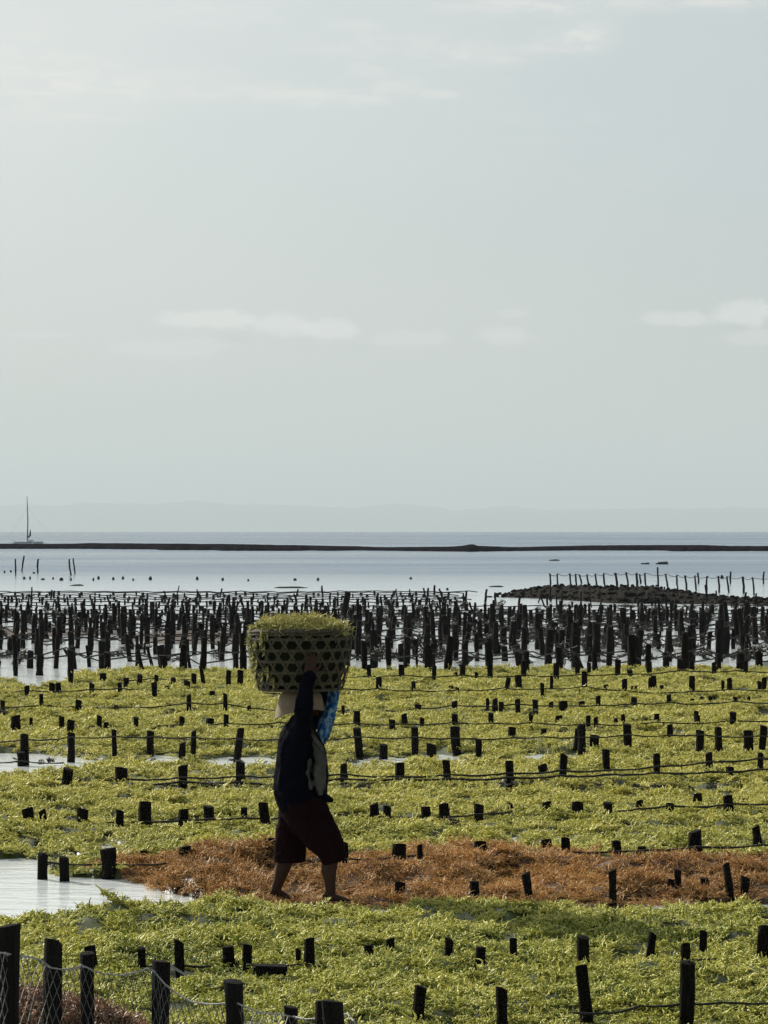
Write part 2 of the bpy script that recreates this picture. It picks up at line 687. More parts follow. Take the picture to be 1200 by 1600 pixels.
prev = None
for i in range(NX):
    px = -700 + 2600 * i / (NX - 1)
    fy = at_z(px, interp(bot_pts, px) + 0.35 * noise.noise((px / 9, 0, 0)), 0)
    ty = interp(top_pts, px) + 0.35 * noise.noise((px / 6, 4, 0)) + 0.3 * noise.noise((px / 30, 9, 0))
    top = at_y(px, ty, fy.y + 9)
    X = lambda yy: (px - 600) / F * yy
    hgt = max(0.15, top.z)
    sec = [Vector((X(fy.y), fy.y, -0.3)), Vector((X(fy.y), fy.y, 0.02)), Vector((X(fy.y + 2), fy.y + 2, hgt * (0.5 + 0.08 * noise.noise((px / 25, 1, 2))))),
           Vector((X(fy.y + 5), fy.y + 5, hgt * (0.8 + 0.06 * noise.noise((px / 20, 7, 2))))),
           Vector((X(fy.y + 9), fy.y + 9, hgt)), Vector((X(fy.y + 18), fy.y + 18, hgt * 0.8)), Vector((X(fy.y + 26), fy.y + 26, -0.3))]
    row = [bm.verts.new(v) for v in sec]
    if prev:
        for a in range(len(row) - 1):
            bm.faces.new((prev[a], row[a], row[a + 1], prev[a + 1]))
    prev = row
tag(obj_bm('reef', bm, M_REEF, smooth=True), kind='structure')

# ------------------------------------------------------------------ rock spit on the right, loose stones on a mound
spit = empty('rock_spit', at_z(1000, 943, 0))
tag(spit, 'long low heap of dark boulders at the right, below a line of thin poles', 'rock heap')
SP = spit.location
spit_top = [(783, 930), (800, 925), (820, 921), (850, 915), (900, 914), (960, 916), (1000, 916), (1020, 915), (1035, 920), (1060, 923), (1080, 926), (1110, 930), (1150, 934), (1188, 936), (1230, 939), (1400, 940)]
spit_bot = [(783, 933), (800, 934), (860, 936), (900, 939), (960, 943), (1030, 943.5), (1100, 944.5), (1200, 945), (1400, 945)]
bm = bmesh.new()
prev = None
stones = []
for i in range(160):
    px = 783 + 560 * i / 159
    f0 = at_z(px, interp(spit_bot, px), 0)
    depth = 4.5 * min(1, (px - 780) / 60 + 0.15)
    tp = at_y(px, interp(spit_top, px), f0.y + depth)
    hh = max(0.1, tp.z)
    row = []
    for (t, k) in ((0, -0.1), (0.12, 0.25), (0.4, 0.6), (0.75, 0.85), (1.0, 0.97), (1.4, 0.75), (1.9, -0.1)):
        yy = f0.y + depth * t
        z = hh * k + (0.07 * fbm(px / 8, t * 3, 1.0) if k > 0 else 0)
        p = Vector(((px - 600) / F * yy, yy, z)) - SP
        row.append(bm.verts.new(p))
        if k > 0.1 and random.random() < 0.95:
            stones.append((p, random.uniform(0.04, 0.11)))
    if prev:
        for a in range(len(row) - 1):
            bm.faces.new((prev[a], row[a], row[a + 1], prev[a + 1]))
    prev = row
obj_bm('mound', bm, M_STONE, spit)


def stone_mesh(seed, sub=1):
    bm = bmesh.new()
    bmesh.ops.create_icosphere(bm, subdivisions=sub, radius=1)
    for v in bm.verts:
        v.co *= 1 + 0.35 * noise.noise(v.co * 1.3 + Vector((seed * 7, 0, 0)))
        v.co.z *= 0.7
    me = bpy.data.meshes.new('stone')
    bm.to_mesh(me)
    bm.free()
    me.materials.append(M_STONE)
    return me


STM = [stone_mesh(i) for i in range(8)]
stones.sort(key=lambda s: -s[1])
for i, (p, r) in enumerate(stones[:295]):
    o = bpy.data.objects.new('stone', random.choice(STM))
    COL.objects.link(o)
    o.parent = spit
    o.location = p + Vector((random.uniform(-.2, .2), random.uniform(-.5, .5), random.uniform(-.03, .03)))
    o.scale = (r * random.uniform(0.9, 1.6), r * random.uniform(0.9, 1.3), r * random.uniform(0.7, 1.05))
    o.rotation_euler = (random.uniform(-.4, .4), random.uniform(-.4, .4), random.uniform(0, 6))
bm = bmesh.new()
for (p, r) in stones[295:]:
    bmesh.ops.create_icosphere(bm, subdivisions=1, radius=r, matrix=Matrix.Translation(p + Vector((random.uniform(-.2, .2), random.uniform(-.5, .5), random.uniform(-.05, .02)))) @ Matrix.Rotation(random.uniform(0, 6), 4, 'Z') @ Matrix.Diagonal((1.3, 1, 0.8, 1)))
for v in bm.verts:
    v.co += Vector((noise.noise(v.co * 6), noise.noise(v.co * 6 + Vector((9, 0, 0))), noise.noise(v.co * 6 + Vector((0, 9, 0))))) * 0.04
tag(obj_bm('small_stones', bm, M_STONE, spit), kind='stuff')

# ------------------------------------------------------------------ sand banks between the far stakes
def bank(name, outline, z, mat):
    bm = bmesh.new()
    c = Vector((0, 0, 0))
    pts = []
    for (x, y) in outline:
        p = at_z(x, y, 0)
        pts.append(p)
        c += p
    c /= len(pts)
    n = len(pts)
    fine_pts = []
    for i in range(n):
        for k in range(10):
            q = pts[i].lerp(pts[(i + 1) % n], k / 10)
            q += (q - c) * 0.12 * noise.noise(q * 0.9)
            fine_pts.append(q)
    rings = []
    for s, zz in ((1.0, -0.05), (0.93, z * 0.5), (0.7, z), (0.35, z * 1.15)):
        rings.append([bm.verts.new(Vector((c.x + (p.x - c.x) * s, c.y + (p.y - c.y) * s, zz + (0.02 * noise.noise(p * 2 + Vector((s * 5, 0, 0))) if s < 1 else 0)))) for p in fine_pts])
    N = len(fine_pts)
    for a in range(3):
        for k in range(N):
            bm.faces.new((rings[a][k], rings[a][(k + 1) % N], rings[a + 1][(k + 1) % N], rings[a + 1][k]))
    bm.faces.new(rings[-1])
    return tag(obj_bm(name, bm, mat, smooth=True), kind='structure')


bank('sand_bank', [(170, 997), (210, 990), (280, 986), (400, 990), (560, 994), (560, 1003), (420, 1006), (320, 1007), (230, 1006)], 0.05, M_SAND)
bank('sand_bank', [(-120, 985), (60, 983), (200, 986), (190, 992), (60, 995), (-120, 996)], 0.05, M_SAND)

# ------------------------------------------------------------------ seaweed beds
def tri_strands(n, R0, L, rad, seed, up=0.6, seg=5, sides=3, squash=1.0, curl=0.55):
    """many curled fronds as arrays: verts, faces, shade per vert"""
    g = np.random.default_rng(seed)
    V, Fc, S = [], [], []
    off = 0
    ang = np.arange(sides) * 2 * np.pi / sides
    for i in range(n):
        r = R0 * math.sqrt(g.random())
        a = g.random() * 6.283
        p = np.array([r * math.cos(a), r * math.sin(a), g.random() * 0.025])
        d = np.array([g.normal() * 0.8, g.normal() * 0.8, abs(g.normal()) * up + 0.15])
        d /= np.linalg.norm(d)
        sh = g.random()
        ll = L * g.uniform(0.5, 1.25)
        rr = rad * g.uniform(0.7, 1.3)
        kink = g.normal(size=3) * curl
        for j in range(seg + 1):
            ref = np.array([0.3, 0.2, 0.93]) if abs(d[2]) < 0.8 else np.array([1.0, 0, 0])
            u = np.cross(d, ref)
            u /= np.linalg.norm(u)
            w = np.cross(d, u)
            k = rr * (1 - 0.75 * (j / seg) ** 2)
            for q in ang:
                V.append(p + (u * math.cos(q) + w * math.sin(q)) * k)
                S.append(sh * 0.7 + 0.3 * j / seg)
            if j < seg:
                for q in range(sides):
                    q2 = (q + 1) % sides
                    b = off + j * sides
                    Fc.append((b + q, b + q2, b + sides + q2, b + sides + q))
            p = p + d * ll / seg
            d = d + kink * 0.45 + g.normal(size=3) * curl * 0.5
            d[2] = d[2] - 0.06
            d /= np.linalg.norm(d)
            if p[2] < 0:
                p[2] = 0.0
                d[2] = abs(d[2])
        off += (seg + 1) * sides
    V = np.array(V)
    V[:, 2] *= squash
    return V, Fc, np.array(S, dtype=np.float32)


def clump_mesh(name, mat, *a, **k):
    V, Fc, S = tri_strands(*a, **k)
    me = bpy.data.meshes.new(name)
    me.from_pydata(V.tolist(), [], Fc)
    me.attributes.new('shade', 'FLOAT', 'POINT').data.foreach_set('value', S)
    me.polygons.foreach_set('use_smooth', [True] * len(me.polygons))
    me.materials.append(mat)
    return me


def clump_collection(name, mat, variants, **k):
    c = bpy.data.collections.new(name)           # source shapes for the nodes, not linked to the scene
    for i in range(variants):
        me = clump_mesh(name, mat, seed=i * 13 + 5, **k)
        c.objects.link(bpy.data.objects.new(name + '_source', me))
    return c


def scatter_group(name, coll):
    ng = bpy.data.node_groups.new(name, 'GeometryNodeTree')
    ng.interface.new_socket('Geometry', in_out='INPUT', socket_type='NodeSocketGeometry')
    ng.interface.new_socket('Geometry', in_out='OUTPUT', socket_type='NodeSocketGeometry')
    N = ng.nodes
    gi, go = N.new('NodeGroupInput'), N.new('NodeGroupOutput')
    ip = N.new('GeometryNodeInstanceOnPoints')
    ci = N.new('GeometryNodeCollectionInfo')
    ci.inputs['Collection'].default_value = coll
    ci.inputs['Separate Children'].default_value = True
    ci.inputs['Reset Children'].default_value = True

    def attr(nm, t):
        a = N.new('GeometryNodeInputNamedAttribute')
        a.data_type = t
        a.inputs['Name'].default_value = nm
        return a.outputs['Attribute']
    jn = N.new('GeometryNodeJoinGeometry')
    L = ng.links.new
    L(gi.outputs[0], ip.inputs['Points'])
    L(attr('is_point', 'BOOLEAN'), ip.inputs['Selection'])
    L(ci.outputs[0], ip.inputs['Instance'])
    ip.inputs['Pick Instance'].default_value = True
    L(attr('pick', 'INT'), ip.inputs['Instance Index'])
    L(attr('rot', 'FLOAT_VECTOR'), ip.inputs['Rotation'])
    L(attr('scl', 'FLOAT_VECTOR'), ip.inputs['Scale'])
    L(gi.outputs[0], jn.inputs[0])
    L(ip.outputs[0], jn.inputs[0])
    L(jn.outputs[0], go.inputs[0])
    return ng


def scatter_object(name, mat_verts, mat_faces, mat_mat, pts, rot, scl, coll, nvar):
    me = bpy.data.meshes.new(name)
    nm = len(mat_verts)
    allv = list(map(tuple, mat_verts)) + list(map(tuple, pts))
    me.from_pydata(allv, [], mat_faces)
    n = len(allv)
    isp = np.zeros(n, dtype=bool)
    isp[nm:] = True
    me.attributes.new('is_point', 'BOOLEAN', 'POINT').data.foreach_set('value', isp)
    pick = np.zeros(n, dtype=np.int32)
    pick[nm:] = rng.integers(0, nvar, n - nm)
    me.attributes.new('pick', 'INT', 'POINT').data.foreach_set('value', pick)
    r = np.zeros((n, 3), dtype=np.float32)
    r[nm:] = rot
    me.attributes.new('rot', 'FLOAT_VECTOR', 'POINT').data.foreach_set('vector', r.ravel())
    s = np.ones((n, 3), dtype=np.float32)
    s[nm:] = scl
    me.attributes.new('scl', 'FLOAT_VECTOR', 'POINT').data.foreach_set('vector', s.ravel())
    me.polygons.foreach_set('use_smooth', [True] * len(me.polygons))
    me.materials.append(mat_mat)
    o = bpy.data.objects.new(name, me)
    COL.objects.link(o)
    md = o.modifiers.new('scatter', 'NODES')
    md.node_group = scatter_group(name + '_scatter', coll)
    return o


def vnoise(X, Y, scale, seed):
    """vectorised value noise, -1..1"""
    x = X * scale
    y = Y * scale
    xi = np.floor(x).astype(int)
    yi = np.floor(y).astype(int)
    fx = x - xi
    fy = y - yi
    fx = fx * fx * (3 - 2 * fx)
    fy = fy * fy * (3 - 2 * fy)

    def h(a, b):
        v = np.sin(a * 127.1 + b * 311.7 + seed * 74.7) * 43758.5453
        return (v - np.floor(v)) * 2 - 1
    return (h(xi, yi) * (1 - fx) + h(xi + 1, yi) * fx) * (1 - fy) + (h(xi, yi + 1) * (1 - fx) + h(xi + 1, yi + 1) * fx) * fy


def vfbm(X, Y, scale, seed, o=3):
    v = 0
    a = 1.0
    for k in range(o):
        v = v + a * vnoise(X, Y, scale * 2 ** k, seed + k * 3)
        a *= 0.5
    return v


def sstep(a, b, x):
    t = np.clip((x - a) / (b - a), 0, 1)
    return t * t * (3 - 2 * t)


# edges of the brown bed and of the open pool, as lines on the ground read from the photograph
br_back = [(-400, 1372), (140, 1358), (200, 1352), (300, 1342), (480, 1338), (600, 1340), (700, 1332), (760, 1326), (860, 1328), (930, 1338), (1040, 1350), (1200, 1346), (1700, 1346)]
br_front = [(-400, 1370), (140, 1362), (200, 1376), (260, 1392), (320, 1403), (400, 1408), (800, 1406), (1000, 1402), (1200, 1396), (1700, 1396)]
pool_back = [(-900, 1338), (0, 1343), (60, 1350), (110, 1366), (170, 1372), (200, 1376), (300, 1400), (345, 1412), (2400, 1412)]
fg_back = [(-900, 1440), (0, 1436), (60, 1428), (120, 1418), (200, 1413), (300, 1409), (350, 1405), (400, 1403), (480, 1403), (560, 1403), (700, 1401), (840, 1406), (1000, 1401), (1200, 1395), (2400, 1395)]


def ipx(pts, px):
    a = np.array(pts, dtype=float)
    return np.interp(px, a[:, 0], a[:, 1])


def bed_height(X, Y):
    """height of the weed surface above the water (negative = open water) and a brown mask"""
    px, py = proj(X, Y, 0.0 * X)          # where the water level shows
    _, pt = proj(X, Y, 0.0 * X + 0.13)   # where the top of the weed shows
    n1 = vfbm(X, Y, 0.9, 3, 4)
    n2 = vfbm(X, Y, 3.2, 9, 3)
    wob = vfbm(X, Y, 0.8, 21, 3)
    pyw = py + wob * 3.5
    ptw = pt + wob * 3.0
    h = 0.066 + 0.034 * n1 + 0.042 * n2
    h = h + 0.035 * sstep(1404, 1418, ptw) * (1 - sstep(1425, 1470, ptw)) * (1 - np.exp(-((px - 485) / 80) ** 2))
    brown = (pyw > ipx(br_back, px) + 1 + 7 * sstep(230, 420, px)) & (pyw < ipx(br_front, px) + 16 * sstep(250, 420, px)) & (px > 140)
    n3 = vfbm(X, Y, 2.2, 31, 3)
    ridge = np.clip((pyw - ipx(br_back, px)) / 60.0, 0, 1)
    ridge = np.sin(np.pi * ridge)
    h = np.where(brown, 0.022 + 0.035 * ridge + 0.085 * np.maximum(n3, -0.6) + 0.05 * np.maximum(n1, 0) + 0.03 * n2, h)
    hb = sstep(0, 7, pyw - ipx(br_back, px) - 1 - 5 * sstep(230, 420, px)) * sstep(0, 7, ipx(br_front, px) + 16 * sstep(250, 420, px) - pyw)
    h = np.where(brown, np.maximum(h, 0.012) * (0.35 + 0.65 * hb) + 0.004, h)
    feet = np.exp(-(((px - 478) / 95) ** 4)) * sstep(1376, 1392, py)
    h = np.where(brown, h * (1 - 0.8 * feet) + 0.012 * feet, h)      # trodden flat where she walks
    # the open pool on the left
    pool = (pyw > ipx(pool_back, px)) & (ptw < ipx(fg_back, px)) & (px < 345)
    h = np.where(pool & ~brown, -0.2, h)
    # gap between brown bed and the near bed
    gap = (pyw > ipx(br_front, px) + 16) & (ptw < ipx(fg_back, px)) & (px > 300)
    h = np.where(gap & ~brown, -0.02 + 0.04 * n2, h)

    # narrow channels and glints of water
    def hole(cx, cy, sx, sy, d, hh):
        e = ((px - cx) / sx) ** 2 + ((py + wob * 1.5 - cy) / sy) ** 2
        return hh - d * np.exp(-e ** 2)
    for (cx, cy, sx, sy, d) in ((30, 1195, 110, 15, .45), (385, 1193, 55, 9, .36), (590, 1194, 36, 11, .40), (680, 1188, 50, 8, .24), (250, 1190, 40, 8, .14), (860, 1185, 60, 7, .15),
                                (-200, 1195, 200, 15, .45),
                                (690, 1315, 16, 8, .24), (805, 1317, 20, 8, .26), (877, 1318, 20, 10, .30), (560, 1320, 16, 7, .2), (950, 1316, 14, 6, .2), (920, 1328, 12, 5, .2),
                                (70, 1328, 14, 6, .2), (165, 1326, 16, 7, .22), (110, 1342, 14, 5, .18), (285, 1328, 10, 6, .2), (30, 1348, 40, 6, .25),
                                (588, 1362, 20, 7, .34), (60, 1074, 50, 5, .2)):
        h = hole(cx, cy, sx, sy, d, h)
    # banks that stand up behind the channel
    for (cy, sy, hh_) in ((1166, 9, .06), (1096, 4, .03), (1072, 3, .02)):
        h = h + hh_ * np.exp(-((pyw - cy) / sy) ** 2)
    # bare dark troughs for the bands of shade and tangle under the ropes, ragged along their length
    wet = h < 0.006
    rag = 0.62 + 0.75 * vnoise(X, Y * 0.2, 1.3, 51)
    for cy, d, wd_ in ((1121, .09, 2.6), (1103, .07, 2.0), (1088, .10, 2.6), (1068, .09, 2.2), (1160, .10, 4.0), (1234, .12, 3.4), (1291, .08, 3.4), (1352, .04, 3.0), (1206, .04, 2.5)):
        h = h - d * np.clip(rag, 0.1, 1.2) * np.exp(-((py + wob * 1.2 - cy) / wd_) ** 2)
    h = np.where(wet, h, np.maximum(h, 0.003))
    # far edge of the weed
    far_e = np.interp(px, [-600, 0, 60, 150, 300, 420, 560, 700, 850, 1000, 1200, 1800], [1064, 1066, 1068, 1054, 1048, 1050, 1053, 1050, 1049, 1047, 1042, 1042])
    h = h - 0.4 * (1 - sstep(far_e - 3, far_e + 4, pyw))
    return h, brown, px, py


def build_beds():
    rows = []
    # one sheet in rows of equal step in the picture's depth, wide enough for a step to the side
    pys = np.concatenate([np.arange(1040, 1100, 1.2), np.arange(1100, 1330, 2.0), np.arange(1330, 1430, 1.6), np.arange(1430, 1720, 3.0)])
    Ys = CAM_H * F / (pys - 826.5)
    NXg = 420
    verts, hs, br = [], [], []
    for Y in Ys:
        X = np.linspace(-0.21, 0.21, NXg) * Y
        Yv = np.full(NXg, Y)
        h, b, _, _ = bed_height(X, Yv)
        verts.append(np.stack([X, Yv, h - 0.012], 1))
        hs.append(h)
        br.append(b)
    V = np.concatenate(verts)
    Hh = np.concatenate(hs)
    B = np.concatenate(br)
    faces_g, faces_b = [], []
    for j in range(len(Ys) - 1):
        for i in range(NXg - 1):
            a = j * NXg + i
            q = (a, a + 1, a + NXg + 1, a + NXg)
            if max(Hh[k] for k in q) < -0.01:
                continue
            (faces_b if sum(B[k] for k in q) >= 2 else faces_g).append(q[::-1])
    V[:, 2] = np.maximum(V[:, 2], -0.06)

    def compact(faces):
        used = sorted({i for f in faces for i in f})
        mp = {v: i for i, v in enumerate(used)}
        return V[used], [tuple(mp[i] for i in f) for f in faces]
    # clump points
    P, RT, SC, BR = [], [], [], []
    for (y0, y1, dens, sc) in ((15.0, 20, 112, 0.95), (20, 25, 98, 0.95), (25, 32, 72, 1.08), (32, 42, 50, 1.2), (42, 60, 36, 1.35)):
        wmax = 0.205 * y1
        n = int((y1 - y0) * 2 * wmax * dens)
        X = rng.uniform(-wmax, wmax, n)
        Y = rng.uniform(y0, y1, n)
        keep = np.abs(X) < 0.205 * Y
        X, Y = X[keep], Y[keep]
        h, b, _, _ = bed_height(X, Y)
        k = h > 0.008
        X, Y, h, b = X[k], Y[k], h[k], b[k]
        P.append(np.stack([X, Y, h - 0.02], 1))
        nn = len(X)
        RT.append(np.stack([rng.normal(0, .25, nn), rng.normal(0, .25, nn), rng.uniform(0, 6.28, nn)], 1))
        s = sc * rng.uniform(0.7, 1.3, nn)
        thin = np.clip(h / 0.05, 0.5, 1.0)
        SC.append(np.stack([s, s, s * thin * rng.uniform(0.7, 1.3, nn)], 1))
        BR.append(b)
    P, RT, SC, BR = map(np.concatenate, (P, RT, SC, BR))
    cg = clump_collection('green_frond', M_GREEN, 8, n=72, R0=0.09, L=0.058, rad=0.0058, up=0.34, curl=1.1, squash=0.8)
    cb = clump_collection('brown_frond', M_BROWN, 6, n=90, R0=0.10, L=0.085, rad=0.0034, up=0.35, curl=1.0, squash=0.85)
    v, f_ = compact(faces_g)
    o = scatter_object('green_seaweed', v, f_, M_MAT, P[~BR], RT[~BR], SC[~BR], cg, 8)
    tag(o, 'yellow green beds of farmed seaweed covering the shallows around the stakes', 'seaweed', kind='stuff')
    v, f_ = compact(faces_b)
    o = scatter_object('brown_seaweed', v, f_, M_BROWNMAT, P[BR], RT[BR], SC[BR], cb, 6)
    tag(o, 'long strip of orange brown seaweed that the woman walks along', 'seaweed', kind='stuff')
    return cg, cb


CG, CB = build_beds()


def height_at(X, Y):
    h, _, _, _ = bed_height(np.array([X]), np.array([Y]))
    return float(h[0])


# ------------------------------------------------------------------ stakes
def stake_mesh(seed, sides=10, rings=7, slant=1.0):
    g = random.Random(seed)
    bm = bmesh.new()
    R_ = []
    lump = g.uniform(0.05, 0.16)
    bendx, bendy = g.uniform(-.10, .10), g.uniform(-.08, .08)
    prof = [g.uniform(0.9, 1.08) for _ in range(rings)]
    slx, sly = g.uniform(-.035, .035) * slant, g.uniform(-.04, .03) * slant
    for j in range(rings):
        t = j / (rings - 1)
        rr = 0.5 * prof[j]
        row = []
        for k in range(sides):
            a = 2 * math.pi * k / sides
            r = rr * (1 + lump * noise.noise((math.cos(a) * 1.6 + seed * 3, math.sin(a) * 1.6, t * 2.6)) + 0.05 * g.uniform(-1, 1))
            z = t + (slx * math.cos(a) + sly * math.sin(a) if j == rings - 1 else 0)
            row.append(bm.verts.new((r * math.cos(a) + bendx * math.sin(t * 3.0), r * math.sin(a) + bendy * math.sin(t * 3.0), z)))
        R_.append(row)
    for j in range(rings - 1):
        for k in range(sides):
            k2 = (k + 1) % sides
            bm.faces.new((R_[j][k], R_[j][k2], R_[j + 1][k2], R_[j + 1][k]))
    top = bm.verts.new((bendx * math.sin(3.0), bendy * math.sin(3.0), 1.0 + 0.02 * slant))
    for k in range(sides):
        bm.faces.new((R_[-1][k], R_[-1][(k + 1) % sides], top))
    me = bpy.data.meshes.new('stake')
    bm.to_mesh(me)
    bm.free()
    me.materials.append(M_STAKE)
    return me


STAKES = [stake_mesh(i) for i in range(16)]
TALL = [stake_mesh(40 + i, 12, 9, 0.25) for i in range(6)]
stake_count = 0
ROWS = {}


def put_stake(px, top, base, w, lean=0.0, z0=None, label=None, group=None, name='stake', meshes=None, mat=None):
    """a stake whose foot stands where the photograph shows it"""
    global stake_count
    if z0 is None:
        q = at_z(px, base, 0.0)
        z0 = min(0.09, max(0.0, height_at(q.x, q.y) + 0.03)) if height_at(q.x, q.y) > 0 else 0.0
    p = at_z(px, base, z0)
    sc = p.y / F
    hgt = (base - top) * sc
    wd = w * sc
    emb = 0.22
    o = bpy.data.objects.new(name, random.choice(meshes or STAKES))
    COL.objects.link(o)
    o.location = (p.x - math.tan(lean) * 0, p.y, z0 - emb)
    o.scale = (wd * 1.12, wd * random.uniform(0.85, 1.15), hgt + emb + 0.012)
    # flattened top towards the camera kept upright; small turn about z
    o.rotation_mode = 'YXZ'
    o.rotation_euler = (random.uniform(-.04, .04), lean, random.uniform(-0.5, 0.5))
    if label:
        tag(o, label, 'stake', group)
    stake_count += 1
    return o


